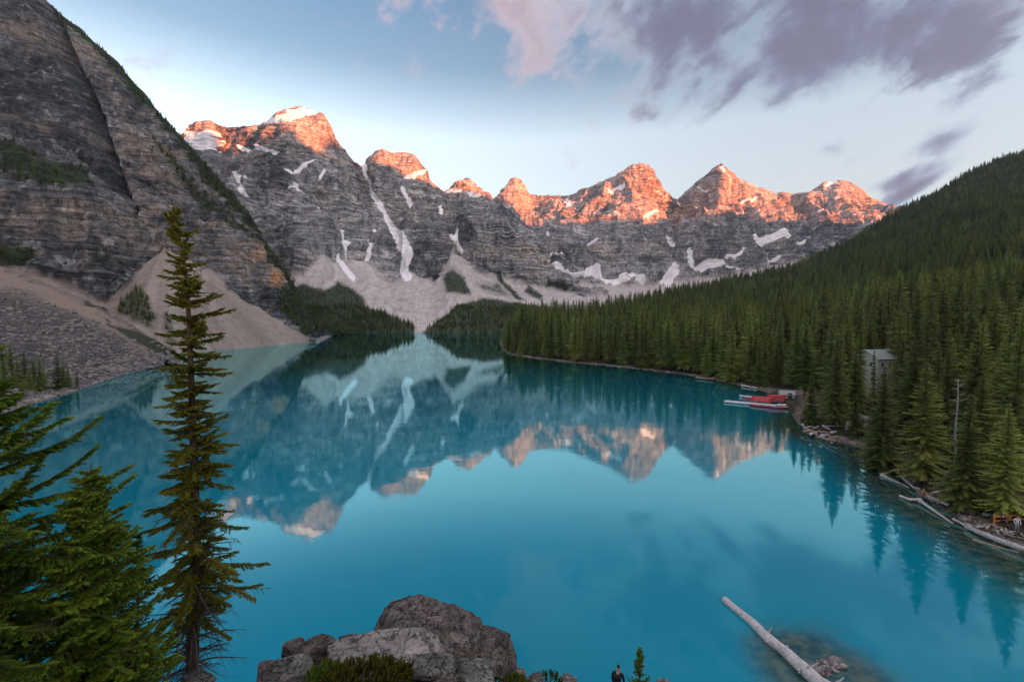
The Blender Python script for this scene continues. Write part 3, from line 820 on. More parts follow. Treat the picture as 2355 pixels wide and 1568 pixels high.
def hill():
    nu, nd = 330, 330
    us = np.linspace(-0.03, 2.0, nu)
    t = np.linspace(-0.04, 1.25, nd)
    U, T = np.meshgrid(us, t, indexing='ij')
    Ys = np.interp(U, _sh_u, _sY); Yr = np.interp(U, _hr[:, 0], _hr[:, 1])
    Tq = np.where(T > 0, np.sign(T)*np.abs(T)**1.8, T*0.12)
    Y = Ys+(Yr-Ys)*Tq
    X = U*Y
    Z = hill_z(X.ravel(), Y.ravel())
    P = np.stack([X.ravel(), Y.ravel(), Z], 1)
    c = np.zeros((len(P), 3))+np.array((0.030, 0.036, 0.016))
    n = fbm(P/5, 4, seed=411)
    c = lerpc(c, (0.085, 0.062, 0.040), sstep(0.0, 0.5, n))
    dr = dist_poly(P[:, 0], P[:, 1], shR)
    c = lerpc(c, (0.20, 0.165, 0.135), sstep(3.2, 1.0, dr+1.5*n)*0.8)
    me = mesh_from('hill', P, grid_faces(nu, nd), True)
    vattr(me, 'col', c); vattr(me, 'mask', np.zeros((len(P), 3)))
    obj('wooded_hill', me, M_ground, kind='structure')


hill()


# ---------- unseen ridge added behind the viewer, crest shaped to set the shadow line
def blocker_ridge():
    n_ = np.array((math.sin(SUN_A), -math.cos(SUN_A))); m_ = np.array((math.cos(SUN_A), math.sin(SUN_A)))
    ms = np.linspace(-1500, 3900, 500)
    prof = np.interp(ms, [-3500, 300, 470, 540, 590, 628, 680, 756, 830, 926, 1201, 1784, 2322, 2782, 3300, 3900], [790, 820, 935, 925, 790, 735, 790, 830, 780, 735, 732, 686, 659, 629, 605, 585])
    q = np.stack([ms/140, ms*0, ms*0], 1)
    prof = prof + 12*fbm(q, 4, seed=501)
    vs = np.array([-900, -750, -600, -420, -240, -100, 0, 100, 300, 700, 1200.])
    hs = np.array([0.0, .12, .28, .5, .76, .93, 1.0, .93, .7, .35, 0.0])
    P = []
    for i, m in enumerate(ms):
        for v, h in zip(vs, hs):
            b = n_*(2500+v)+m_*m
            P.append((b[0], b[1], prof[i]*h))
    P = np.array(P)
    rough = (P[:, 2] < 700*1.0)
    P[:, 2] += 30*fbm(P/130, 4, seed=502)*(np.tile(hs, len(ms)) < 0.99)*np.tile(hs > 0.01, len(ms))
    c = np.zeros((len(P), 3))+np.array((0.16, 0.14, 0.13))
    me = mesh_from('blocker_ridge', P, grid_faces(500, len(vs)), True)
    vattr(me, 'col', c); vattr(me, 'mask', np.zeros((len(P), 3)))
    obj('shadow_blocker_ridge', me, M_peak, kind='structure')


blocker_ridge()


# ------------------------------------------------------------------ rock pile the viewer stands on
def pile_z(x, y):
    x = np.atleast_1d(np.asarray(x, float)); y = np.atleast_1d(np.asarray(y, float))
    p = np.stack([x, y, x*0], 1)
    front = 0.80 + 0.06*sstep(4, 12, y) + 0.05*sstep(6, 26, np.abs(x-2))
    z = 20.4 - front*np.maximum(y-0.0, 0)*1.02 - 0.25*np.maximum(-y-3, 0)
    z = z + 2.05*np.exp(-(((x+1.9)/1.9)**2+((y-9.3)/2.2)**2))          # shoulder that carries the boulders
    z = z - 0.35*np.maximum(np.abs(x)-14, 0)**1.05
    z = z + 0.35*fbm(p/2.2, 4, 0.6, seed=601)
    return np.maximum(z, -3.5)


def pile():
    nx, ny = 210, 190
    xs = np.linspace(-42, 46, nx); ys = np.linspace(-14, 31, ny)
    X, Y = np.meshgrid(xs, ys, indexing='ij')
    P = np.stack([X.ravel(), Y.ravel(), pile_z(X.ravel(), Y.ravel())], 1)
    c = np.zeros((len(P), 3))+np.array((0.13, 0.115, 0.10))
    c *= 1+0.5*fbm(P/0.8, 4, 0.6, seed=611)[:, None]
    c = lerpc(c, (0.035, 0.05, 0.018), sstep(0.1, 0.4, fbm(P/2.5, 4, seed=612))*0.7)
    me = mesh_from('pile', P, grid_faces(nx, ny), True)
    vattr(me, 'col', np.clip(c, 0, 1)); vattr(me, 'mask', c*0)
    obj('rock_pile_ground', me, mat_terrain('pile_rock', 3.0, 0.8, 0.08), kind='structure')


pile()


# ------------------------------------------------------------------ rocks
def rock_mesh(seed, sub=4, planes=16, rough=0.035, flat=0.0, custom=None):
    bm = bmesh.new(); bmesh.ops.create_icosphere(bm, subdivisions=sub, radius=1.0)
    v = np.array([q.co[:] for q in bm.verts]); f = np.array([[w.index for w in q.verts] for q in bm.faces]); bm.free()
    r = np.random.default_rng(seed)
    n = r.normal(size=(planes, 3)); n /= np.linalg.norm(n, axis=1, keepdims=True)
    h = r.uniform(0.58, 0.92, planes)
    if custom is not None:
        cn = np.array([c_[:3] for c_ in custom], float); cn /= np.linalg.norm(cn, axis=1, keepdims=True)
        n = np.concatenate([cn, n]); h = np.concatenate([[c_[3] for c_ in custom], h*.6+.38])
    d = v@n.T
    with np.errstate(divide='ignore'):
        t = np.where(d > 0.05, h[None, :]/np.maximum(d, 1e-6), 9)
    rr = np.minimum(t.min(1), 1.25 if custom is None else 1.6)
    p = v*rr[:, None]
    lay = fbm(np.stack([p[:, 0]*.8, p[:, 1]*.8, p[:, 2]*5], 1)+seed, 3, .6, seed=seed)
    big = sub >= 5
    chip = fbm(p*1.7+seed, 3, 0.55, seed=seed+2)
    chip = np.round(chip*5)/5*0.6+chip*0.4
    p = p*(1+rough*1.3*fbm(p*2.6+seed, 5, 0.6, seed=seed+1)[:, None]+rough*0.9*lay[:, None]+(0.045 if big else 0.03)*chip[:, None]
           - (0.06 if big else 0.0)*sstep(.06, .0, np.abs(fbm(p*1.5+seed*.3, 3, .5, seed=seed+3)))[:, None])
    return p, f


def mat_rock(name, a, b, lich, sc=2.2):
    m, nb = new_mat(name)
    pos = nb.new('ShaderNodeTexCoord').outputs['Object']
    r = nb.new('ShaderNodeObjectInfo').outputs['Random']
    n5 = nb.math('ABSOLUTE', nb.math('SUBTRACT', nb.noise(nb.vmath('MULTIPLY', pos, (1, 1, 1.7)), sc*1.1, 4.0, 0.55, dist=0.4), 0.5))
    crack = nb.mapr(n5, 0.0, 0.02, 1.0, 0.0)
    wv = nb.noise(pos, sc*1.2, 4.0, out=1)
    pw = nb.vmath('ADD', pos, nb.vmath('MULTIPLY', nb.vmath('SUBTRACT', wv, (.5, .5, .5)), (.35, .35, .35)))
    n1 = nb.noise(pw, sc, 9.0, 0.72)
    n2 = nb.noise(nb.vmath('MULTIPLY', pw, (1, 1, 3.4)), sc*2.6, 7.0, 0.75)
    n3 = nb.noise(pos, sc*1.3, 6.0, 0.7, dist=0.6)
    c = nb.mix(nb.mapr(n1, .36, .64), (*a, 1), (*b, 1))
    c = nb.mix(nb.mapr(n2, .42, .62, 0, .75), c, (a[0]*.40, a[1]*.36, a[2]*.36, 1))
    c = nb.mix(nb.mapr(n3, .54, .66, 0, .6), c, (*lich, 1))
    c = nb.mix(nb.math('MULTIPLY', crack, 0.75), c, (a[0]*.2, a[1]*.2, a[2]*.2, 1))
    k = nb.math('MULTIPLY_ADD', r, 0.4, 0.8)
    c = nb.mix(1.0, c, nb.new('ShaderNodeCombineColor', {0: k, 1: k, 2: k}).outputs[0], 'MULTIPLY')
    hgt = nb.math('SUBTRACT', nb.math('ADD', nb.math('MULTIPLY', n1, 1.3), n2), nb.math('MULTIPLY', crack, 0.7))
    bp = nb.new('ShaderNodeBump', {'Strength': 1.0, 'Distance': 0.07, 'Height': hgt}).outputs[0]
    finish(nb, principled(nb, c, 0.9, 0.15, bp))
    return m


M_rock = mat_rock('boulder_quartzite', (0.105, 0.090, 0.080), (0.30, 0.258, 0.228), (0.23, 0.21, 0.15))
M_rockpale = mat_rock('pale_slab_rock', (0.30, 0.275, 0.25), (0.50, 0.465, 0.43), (0.40, 0.39, 0.33))
M_rockgrey = mat_rock('grey_lichen_rock', (0.13, 0.135, 0.122), (0.33, 0.33, 0.30), (0.30, 0.32, 0.25))
M_stone = mat_rock('shore_stone', (0.25, 0.225, 0.21), (0.46, 0.43, 0.41), (0.36, 0.32, 0.29), 1.2)


def rock(name, centre, half, rot, seed, mat, label, group=None, sub=4, planes=16, cat='boulder', custom=None):
    p, f = rock_mesh(seed, sub, planes, custom=custom)
    p = p*np.array(half)
    me = mesh_from(name, p, f, False)
    o = obj(name, me, mat)
    o.location = tuple(float(q) for q in centre); o.rotation_euler = tuple(R(a) for a in rot)
    tag(o, label, cat, group)
    return o


def tube(pts, rad, ns=6, cap=True):
    pts = np.asarray(pts, float); rad = np.asarray(rad, float); n = len(pts)
    t = np.gradient(pts, axis=0); t /= np.linalg.norm(t, axis=1, keepdims=True)+1e-9
    ref = np.array((0, 0, 1.0)) if abs(t[:, 2]).mean() < 0.8 else np.array((1.0, 0, 0))
    a = np.cross(t, ref); a /= np.linalg.norm(a, axis=1, keepdims=True)+1e-9
    b = np.cross(t, a)
    th = np.arange(ns)*2*math.pi/ns
    V = pts[:, None, :]+rad[:, None, None]*(np.cos(th)[None, :, None]*a[:, None, :]+np.sin(th)[None, :, None]*b[:, None, :])
    V = V.reshape(-1, 3); F = []
    for i in range(n-1):
        for j in range(ns):
            p, q = i*ns+j, i*ns+(j+1) % ns
            F += [(p, q, q+ns), (p, q+ns, p+ns)]
    if cap:
        V = np.concatenate([V, pts[:1], pts[-1:]]); c0, c1 = len(V)-2, len(V)-1
        for j in range(ns):
            F += [(c0, (j+1) % ns, j), (c1, (n-1)*ns+j, (n-1)*ns+(j+1) % ns)]
    return V, np.array(F)


def join(parts):
    V = []; F = []; off = 0
    for v, f in parts:
        V.append(v); F.append(f+off); off += len(v)
    return np.concatenate(V), np.concatenate(F)


# ------------------------------------------------------------------ logs
def log_mesh(pts, r0, r1, seed, ns=10, stubs=3, root=0.0):
    r = np.random.default_rng(seed); pts = np.asarray(pts, float)
    n = 26; s0 = np.linspace(0, 1, len(pts)); s = np.linspace(0, 1, n)
    P = np.stack([np.interp(s, s0, pts[:, i]) for i in range(3)], 1)
    L = np.linalg.norm(pts[-1]-pts[0])
    P += np.stack([fbm(np.stack([s*4, s*0+seed+i*9, s*0], 1), 3, seed=seed) for i in range(3)], 1)*0.02*L*np.array((1, 1, .25))
    rad = (r0+(r1-r0)*s)*(1+.13*fbm(np.stack([s*9, s*0+seed, s*0], 1), 3, seed=seed+3))
    if root:
        rad *= 1+root*np.exp(-s*16)
    body = tube(P, rad, ns)
    st = []
    for k in range(stubs):
        q = r.uniform(.12, .92); o = np.array([np.interp(q, s, P[:, i]) for i in range(3)]); rr = float(np.interp(q, s, rad))
        a = r.uniform(0, 6.28); t = (pts[-1]-pts[0])/L
        sv = np.cross(t, (0, 0, 1.0)); sv /= np.linalg.norm(sv)+1e-9; uv = np.cross(sv, t)
        d = sv*math.cos(a)+abs(math.sin(a))*uv+t*r.uniform(.2, .7)
        st.append(tube(np.stack([o, o+d*rr*1.3, o+d*rr*r.uniform(1.5, 2.6)]), [rr*.24, rr*.16, rr*.07], 5))
    return body, (st if st else None)


def log(name, ends, r0, r1, seed, mat, label, group=None, cat='log', stubs=3, root=0.0, ns=10):
    b, st = log_mesh(ends, r0, r1, seed, ns, stubs, root)
    o = obj(name, mesh_from(name, *b, True), mat); tag(o, label, cat, group)
    if st is not None:
        for q_s in st:
            obj('branch_stub', mesh_from('branch_stub', *q_s, True), mat, o)
    return o


M_logpale = mat_simple('bleached_log', (0.38, 0.34, 0.33), (0.66, 0.61, 0.60), 6, bump=0.5, rand=.1)


FG = 'rocks of the foreground outcrop'
rock('boulder', W(955, 1508, 9.2), (1.14, 0.85, 0.74), (0, 0, 4), 3, M_rock, 'large dark brown peaked boulder crowning the rock outcrop above the lake', FG, 6, 3,
     custom=[(-.90, -.1, .42, .74), (.46, -.05, .86, .66), (-.30, 0, .95, .88), (.05, -.1, 1, .90), (-.1, -.92, .35, .70), (.65, -.65, .3, .76), (1, 0, .05, 1.2), (-.6, -.75, .1, .80), (.1, -.62, .78, .74)])
rock('boulder', W(1070, 1512, 9.6), (0.80, 0.7, 0.46), (0, 0, -10), 14, M_rock, 'long grey boulder leaning on the right flank of the peaked boulder', FG, 6, 3,
     custom=[(.42, 0, .9, .66), (-.1, 0, 1, .82), (.9, -.1, .35, .95), (0, -.85, -.5, .50), (0, -.9, .5, .70)])
rock('boulder', W(1090, 1560, 8.9), (0.66, 0.55, 0.40), (0, 6, 30), 25, M_rockgrey, 'rounded grey boulder low on the right under the leaning boulder', FG, 5, 12)
rock('stone_slab', W(850, 1532, 8.5), (0.92, 0.62, 0.42), (0, 0, 6), 36, M_rockpale, 'broad pale flat slab below the peaked boulder beside the shrub', FG, 6, 3, 'slab',
     custom=[(-.22, -.35, .92, .72), (-.9, -.3, .3, .85), (.05, -1, .15, .86), (.35, -.35, .85, .72), (.6, -.75, .2, .9)])
log('bleached_branch', [W(762, 1500, 8.75), W(812, 1478, 8.8), W(872, 1464, 8.9)], .055, .07, 390, M_logpale, 'short bleached log lying along the top edge of the pale slab', None, 'log', 0)
rock('boulder', W(655, 1552, 8.5), (0.42, 0.34, 0.46), (0, -12, 20), 47, M_rockgrey, 'grey lichen covered boulder at the left end of the outcrop', FG, 5, 9)
rock('boulder', W(722, 1545, 8.9), (0.50, 0.4, 0.52), (0, 14, 70), 58, M_rock, 'dark jagged boulder right of the lichen covered one', FG, 5, 8)
rock('boulder', W(688, 1508, 9.3), (0.24, 0.3, 0.44), (10, -16, 10), 69, M_rock, 'narrow pointed dark rock standing at the left top of the outcrop', FG, 5, 7)
rock('boulder', W(752, 1512, 9.3), (0.42, 0.26, 0.16), (0, -34, 10), 70, M_rock, 'small tilted brown rock between the pointed rock and the slab', FG, 5, 7)
rock('boulder', W(818, 1480, 9.7), (0.40, 0.3, 0.26), (0, -16, 10), 81, M_rock, 'reddish brown rock tucked behind the left foot of the peaked boulder', FG, 5, 8)
rock('boulder', W(618, 1568, 9.0), (0.30, 0.3, 0.34), (0, -35, 10), 92, M_rock, 'dark rock at the lower left foot of the outcrop', FG, 5, 8)
rock('stone_slab', W(1005, 1538, 8.3), (0.48, 0.3, 0.09), (5, 4, 4), 103, M_rockgrey, 'thin grey flat stone lying right of the shrub', FG, 4, 12, 'slab')
rock('boulder', W(1010, 1572, 8.3), (0.5, 0.4, 0.26), (0, 8, 30), 113, M_rock, 'dark block under the thin flat stone', FG, 4, 12)
rock('boulder', W(446, 1572, 11.4), (0.45, 0.4, 0.36), (0, 8, 30), 114, M_rockgrey, 'grey rock at the foot of the tall thin spruce', FG, 4, 14)
rock('boulder', W(1228, 1566, 15.5), (0.34, 0.4, 0.20), (0, 8, 30), 115, M_rock, 'reddish brown stone at the bottom edge left of the hiker', FG, 4, 14)
rock('boulder', W(1300, 1572, 17), (0.55, 0.4, 0.26), (0, 0, 30), 116, M_rockgrey, 'low grey stone at the bottom edge nearest the hiker on the left', FG, 4, 14)
rock('boulder', W(1180, 1578, 13), (0.5, 0.5, 0.34), (0, 0, 10), 117, M_rockgrey, 'grey stone at the right foot of the outcrop', FG, 4, 14)
rock('boulder', W(1530, 1580, 18), (0.45, 0.4, 0.26), (0, 0, 30), 118, M_rockgrey, 'low stone at the bottom edge right of the small fir', FG, 4, 14)

# loose stones of the pile: nobody could count them
def scatter_rocks(name, pts, sizes, mat, seed, kind='stuff', nvar=8, sub=1, flatten=0.7, **props):
    r = np.random.default_rng(seed)
    V = []; F = []; off = 0
    var = [rock_mesh(seed*31+k, sub, 9) for k in range(nvar)]
    for i, (p, s) in enumerate(zip(pts, sizes)):
        v, f = var[i % nvar]
        a = r.uniform(0, 6.28); c, s_ = math.cos(a), math.sin(a)
        q = v*np.array((r.uniform(.7, 1.3), r.uniform(.7, 1.3), flatten*r.uniform(.6, 1.2)))*s
        q = np.stack([q[:, 0]*c-q[:, 1]*s_, q[:, 0]*s_+q[:, 1]*c, q[:, 2]], 1)+p
        V.append(q); F.append(f+off); off += len(v)
    me = mesh_from(name, np.concatenate(V), np.concatenate(F))
    return obj(name, me, mat, kind=kind, **props)


r_ = np.random.default_rng(5)
xx = r_.uniform(-30, 34, 3800); yy = r_.uniform(-6, 28, 3800)
sz = 0.10+0.45*r_.random(3800)**3
zz_ = pile_z(xx, yy)
k_ = (zz_ > -1.0) & (np.hypot(xx, yy) > 1.5)
scatter_rocks('loose_stones', np.stack([xx, yy, zz_-sz*.1], 1)[k_], sz[k_], M_rockgrey, 11)
# talus blocks of the left shore
i_ = r_.integers(0, len(TL), 60000)
w_ = (1-TLs[i_])*(TLrow[i_] > 4)*(TLrow[i_] < 205)*(1-0.8*TLv[i_])
ok_ = r_.random(60000) < w_*0.22
q_ = TL[i_][ok_]; q_ = q_ + r_.normal(0, .6, q_.shape)*np.array((1, 1, 0))
s_ = (0.28+1.25*r_.random(len(q_))**5)*(0.55+0.45*np.clip((q_[:, 1]-90)/90, 0, 1.3))
scatter_rocks('talus_blocks', q_, s_, M_stone, 12)
# stones along the right shore
tS = r_.uniform(0, 1, 1400)
seg = np.concatenate([[0], np.cumsum(np.hypot(*np.diff(shR, axis=0).T))]); L_ = tS*seg[-1]
bx_ = np.interp(L_, seg, shR[:, 0]); by_ = np.interp(L_, seg, shR[:, 1])
of_ = r_.normal(0.8, 1.0, 1400)
bx_ = bx_+of_*.8; by_ = by_+of_*0.5
scatter_rocks('shore_stones', np.stack([bx_, by_, np.maximum(hill_z(bx_, by_), -.1)], 1), 0.12+0.5*r_.random(1400)**3, M_stone, 13)

# ------------------------------------------------------------------ conifers
def frames(d, up=(0, 0, 1)):
    """rows: x along d, y side, z up"""
    d = d/np.linalg.norm(d, axis=1, keepdims=True)
    s = np.cross(np.tile(np.array(up, float), (len(d), 1)), d); s /= np.linalg.norm(s, axis=1, keepdims=True)+1e-9
    u = np.cross(d, s)
    return d, s, u


def stamp(tv, tf, ts, org, d, s, u, ln, wd, sh):
    """copies of template (tv,tf, shade ts) at origins with frames"""
    n = len(org); m = len(tv)
    V = org[:, None, :]+(tv[None, :, 0:1]*ln[:, None, None])*d[:, None, :]+(tv[None, :, 1:2]*wd[:, None, None])*s[:, None, :]+(tv[None, :, 2:3]*wd[:, None, None])*u[:, None, :]
    F = tf[None, :, :]+(np.arange(n)*m)[:, None, None]
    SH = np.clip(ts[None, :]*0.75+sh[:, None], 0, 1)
    return V.reshape(-1, 3), F.reshape(-1, 3), SH.reshape(-1)


def frond_template(seed, st=5):
    r = np.random.default_rng(seed); v = []; f = []; sh = []
    for i in range(st):
        x = 0.08+0.84*i/(st-1)
        w = 1.0*(1-0.72*abs(x-0.42)/0.58)*r.uniform(.75, 1.15)
        z = -0.30*x*x
        for sd_ in (-1, 1):
            k = len(v)
            v += [(x-0.06, 0, z+.05), (x+0.13, 0, z+.02), (x+0.14+r.uniform(-.03, .05), sd_*w, z-0.28*w-r.uniform(0, .15))]
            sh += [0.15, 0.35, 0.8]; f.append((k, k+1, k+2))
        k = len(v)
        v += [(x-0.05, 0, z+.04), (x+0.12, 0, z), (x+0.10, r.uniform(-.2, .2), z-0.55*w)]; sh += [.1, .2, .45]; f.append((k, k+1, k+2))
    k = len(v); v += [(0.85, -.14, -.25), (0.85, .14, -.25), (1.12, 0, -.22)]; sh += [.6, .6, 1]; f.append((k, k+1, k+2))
    return np.array(v), np.array(f), np.array(sh)


def conifer(seed, H, rad, nwh=34, per=7, bare=0.06, power=0.85, irregular=0.25, droop=0.35, dens_top=1.0, fw=0.34, st=5):
    """mesh pair (trunk, crown) for a mid-distance spruce"""
    r = np.random.default_rng(seed)
    t = np.repeat(np.linspace(bare, 0.985, nwh)+r.uniform(-.01, .01, nwh), per); n = len(t)
    gap = 1+irregular*np.repeat(r.normal(size=nwh), per)*0.6
    prof = np.minimum((1-t)**power, 1.0)*np.clip(0.55+t*3.0, 0, 1)
    ln = rad*prof*np.clip(gap+irregular*r.normal(size=n), .35, 1.5)+0.12
    ang = np.tile(np.arange(per)*2*math.pi/per, nwh)+np.repeat(r.uniform(0, 6.28, nwh), per)+r.normal(0, .25, n)
    lift = -droop+t*0.95+r.normal(0, .1, n)
    d = np.stack([np.cos(ang)*np.cos(lift), np.sin(ang)*np.cos(lift), np.sin(lift)], 1)
    lean = np.array((r.normal(0, .004), r.normal(0, .004), 0))
    org = np.stack([t*0, t*0, t*H+r.uniform(-.1, .1, n)], 1)+lean*(t*H)[:, None]**1.3
    d, s, u = frames(d)
    tv, tf, ts = frond_template(seed, st)
    V1, F1, S1 = stamp(tv, tf, ts, org, d, s, u, ln, ln*fw+0.08, r.uniform(-.15, .30, n))
    # inner short sprays close the crown
    k = r.random(n) < 0.55
    d2 = d[k]*np.array((1, 1, .6))+r.normal(0, .25, (k.sum(), 3)); d2, s2, u2 = frames(d2)
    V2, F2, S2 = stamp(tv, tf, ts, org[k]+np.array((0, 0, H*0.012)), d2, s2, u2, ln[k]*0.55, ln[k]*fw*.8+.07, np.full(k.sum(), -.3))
    V = np.concatenate([V1, V2]); F = np.concatenate([F1, F2+len(V1)]); SH = np.concatenate([S1, S2])
    hts = np.linspace(-0.03, 1.0, 7)
    tr = tube(np.stack([hts*0, hts*0, hts*H], 1)+lean*(np.maximum(hts, 0)*H)[:, None]**1.3, 0.0115*H*(1-hts)**.8*0.9+0.012, 6)
    tm = mesh_from('trunk', *tr, True)
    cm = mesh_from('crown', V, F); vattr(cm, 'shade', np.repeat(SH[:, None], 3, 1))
    tm.materials.append(M_bark); cm.materials.append(M_fol)
    return tm, cm


PROT = [conifer(100+k, 20.0, rr, nwh=nw, per=7, bare=ba, irregular=ir, power=pw, droop=dr)
        for k, (rr, nw, ba, ir, pw, dr) in enumerate([(2.7, 34, .05, .22, .85, .30), (2.2, 36, .10, .25, .75, .35), (3.2, 34, .04, .22, .9, .30), (2.0, 34, .16, .32, .6, .40),
                                                      (2.6, 38, .07, .28, .7, .25), (3.6, 32, .03, .25, .95, .28), (1.7, 32, .12, .35, .65, .35)])]
FINE = [conifer(150+k, 20.0, rr, nwh=nw, per=10, bare=ba, irregular=ir, power=pw, droop=dr, fw=.17, st=8)
        for k, (rr, nw, ba, ir, pw, dr) in enumerate([(2.8, 50, .05, .24, .85, .34), (2.4, 52, .08, .28, .78, .38), (3.2, 48, .03, .24, .90, .32), (2.1, 50, .12, .32, .65, .42)])]
# joined protos for the far masses
MASS = bpy.data.collections.new('mass_sources')
for k, (tm, cm) in enumerate(PROT):
    V = np.zeros(len(tm.vertices)*3, np.float32); tm.vertices.foreach_get('co', V); Vc = np.zeros(len(cm.vertices)*3, np.float32); cm.vertices.foreach_get('co', Vc)
    Ft = np.zeros(len(tm.polygons)*3, np.int32); tm.loops.foreach_get('vertex_index', Ft); Fc = np.zeros(len(cm.polygons)*3, np.int32); cm.loops.foreach_get('vertex_index', Fc)
    me = mesh_from('spruce', np.concatenate([Vc.reshape(-1, 3), V.reshape(-1, 3)]), np.concatenate([Fc.reshape(-1, 3), Ft.reshape(-1, 3)+len(Vc)//3]))
    sh = np.zeros(len(cm.vertices)*4, np.float32); cm.attributes['shade'].data.foreach_get('color', sh)
    vattr(me, 'shade', np.concatenate([sh.reshape(-1, 4)[:, :3], np.full((len(V)//3, 3), .1)]))
    me.materials.append(M_fol)
    MASS.objects.link(bpy.data.objects.new('spruce_%d' % k, me))


def tree_group():
    ng = bpy.data.node_groups.new('trees_on_points', 'GeometryNodeTree')
    ng.interface.new_socket('Geometry', in_out='INPUT', socket_type='NodeSocketGeometry')
    ng.interface.new_socket('Geometry', in_out='OUTPUT', socket_type='NodeSocketGeometry')
    N = ng.nodes.new; L = ng.links.new
    gi = N('NodeGroupInput'); go = N('NodeGroupOutput')
    ip = N('GeometryNodeInstanceOnPoints'); ci = N('GeometryNodeCollectionInfo')
    ci.inputs['Collection'].default_value = MASS; ci.inputs['Separate Children'].default_value = True; ci.inputs['Reset Children'].default_value = True
    def na(name, typ):
        x = N('GeometryNodeInputNamedAttribute'); x.data_type = typ; x.inputs[0].default_value = name
        return x.outputs['Attribute']
    L(gi.outputs[0], ip.inputs['Points']); L(ci.outputs[0], ip.inputs['Instance'])
    ip.inputs['Pick Instance'].default_value = True
    L(na('idx', 'INT'), ip.inputs['Instance Index'])
    rt = na('rot', 'FLOAT_VECTOR')
    L(rt, ip.inputs['Rotation']); L(na('scl', 'FLOAT_VECTOR'), ip.inputs['Scale'])
    L(ip.outputs[0], go.inputs[0])
    return ng


TG = tree_group()


def tree_mass(name, P, H, wid, seed):
    r = np.random.default_rng(seed); n = len(P)
    me = bpy.data.meshes.new(name); me.vertices.add(n); me.vertices.foreach_set('co', np.asarray(P, np.float32).ravel())
    a = me.attributes.new('idx', 'INT', 'POINT'); a.data.foreach_set('value', r.integers(0, len(PROT), n).astype(np.int32))
    a = me.attributes.new('rot', 'FLOAT_VECTOR', 'POINT')
    rot = np.stack([r.normal(0, .02, n), r.normal(0, .02, n), r.uniform(0, 6.28, n)], 1).astype(np.float32); a.data.foreach_set('vector', rot.ravel())
    a = me.attributes.new('scl', 'FLOAT_VECTOR', 'POINT')
    sc = np.stack([H/20*wid, H/20*wid, H/20], 1).astype(np.float32); a.data.foreach_set('vector', sc.ravel())
    o = obj(name, me, None, kind='stuff')
    md = o.modifiers.new('trees', 'NODES'); md.node_group = TG
    return o


def spruce(x, y, z, H, wid, variant, label, group=None, rz=None, cat='spruce', name='spruce_tree', fine=False):
    tm, cm = FINE[variant % len(FINE)] if fine else PROT[variant % len(PROT)]
    e_ = empty(name, (x, y, z), label, cat, group, random.uniform(0, 6.28) if rz is None else rz)
    e_.scale = (H/20*wid, H/20*wid, H/20)
    obj('trunk', tm, None, e_); obj('crown', cm, None, e_)
    return e_


# notable spruces of the right shore, placed by their tops
NOTABLE = [  # px, py of top, depth, width, variant, label
    (1868, 858, 96, 1.25, 0, 'small bright spruce at the water edge just right of the canoe dock'),
    (1925, 868, 92, 1.3, 4, 'second spruce behind the log jam, right of the small bright one'),
    (1968, 900, 84, 1.3, 0, 'short dark spruce leaning over the shore behind the log jam'),
    (2035, 838, 66, 1.15, 2, 'full olive spruce between the log jam and the biggest shore tree'),
    (2130, 818, 59, 1.25, 5, 'biggest olive green spruce of the shore above the person in yellow'),
    (2225, 902, 51.5, 1.25, 2, 'broad dark spruce right of the biggest shore tree'),
    (2322, 922, 48.5, 1.4, 5, 'wide spruce above the rail fence at the right edge'),
    (2290, 668, 92, 1.35, 5, 'huge dark spruce with long tiered branches at the right edge of the photo'),
    (2110, 662, 118, 1.2, 0, 'tall light green spruce standing left of the upper cabin'),
    (2174, 655, 122, 1.05, 4, 'slim tall spruce directly in front of the upper cabin'),
    (1840, 712, 168, 1.0, 1, 'tall slender spruce on the shore above the red canoes'),
    (1884, 706, 160, 1.0, 4, 'tall slender spruce right behind the boat shed'),
    (1945, 720, 135, 1.25, 2, 'full spruce left of the pale cabin in the wood'),
    (1790, 748, 165, 1.0, 3, 'thin dark spruce behind the left end of the canoe dock'),
    (2075, 780, 84, 1.2, 0, 'olive spruce in front of the pale cabin, right side'),
    (2158, 872, 64, 1.0, 4, 'spruce squeezed between the grey snag and the biggest shore tree'),
    (2265, 850, 62, 1.3, 2, 'dark spruce behind the rail fence, right of the grey snag'),
    (2012, 800, 106, .75, 3, 'narrow spruce standing directly before the pale cabin'),
    (2012, 905, 74, 1.3, 5, 'low dark spruce under the pale cabin beside the pale rubble'),
]
for px_, py_, D_, wd_, v_, lb_ in NOTABLE:
    w = W(px_, py_, D_)
    gz = float(hill_z(w[0], w[1])[0])
    H_ = max(w[2]-gz, 4)
    spruce(w[0], w[1], gz-0.2, H_, wd_, v_, lb_, 'notable spruces of the right shore', fine=True)

note_xy = np.array([W(a[0], a[1], a[2])[:2] for a in NOTABLE])

# the wood
rw = np.random.default_rng(77)
cand = []
for lo, hi, sp in ((0, 230, 4.7), (230, 420, 6.0), (420, 750, 7.2), (750, 2700, 8.6)):
    gx, gy = np.meshgrid(np.arange(-60, 2100, sp), np.arange(20, 1500, sp), indexing='ij')
    q = np.stack([gx.ravel(), gy.ravel()], 1)+rw.uniform(-.45*sp, .45*sp, (gx.size, 2))
    dd = np.hypot(q[:, 0], q[:, 1])
    cand.append(q[(dd >= lo) & (dd < hi)])
cand = np.concatenate(cand)
u_ = cand[:, 0]/cand[:, 1]
cand = cand[(u_ > -0.03) & (u_ < 1.42)]; u_ = cand[:, 0]/cand[:, 1]
Ys_ = np.interp(u_, _sh_u, _sY); Yr_ = np.interp(u_, _hr[:, 0], _hr[:, 1])
k_ = (cand[:, 1] > Ys_+1.2) & (cand[:, 1] < Yr_*1.03+8)
cand = cand[k_]
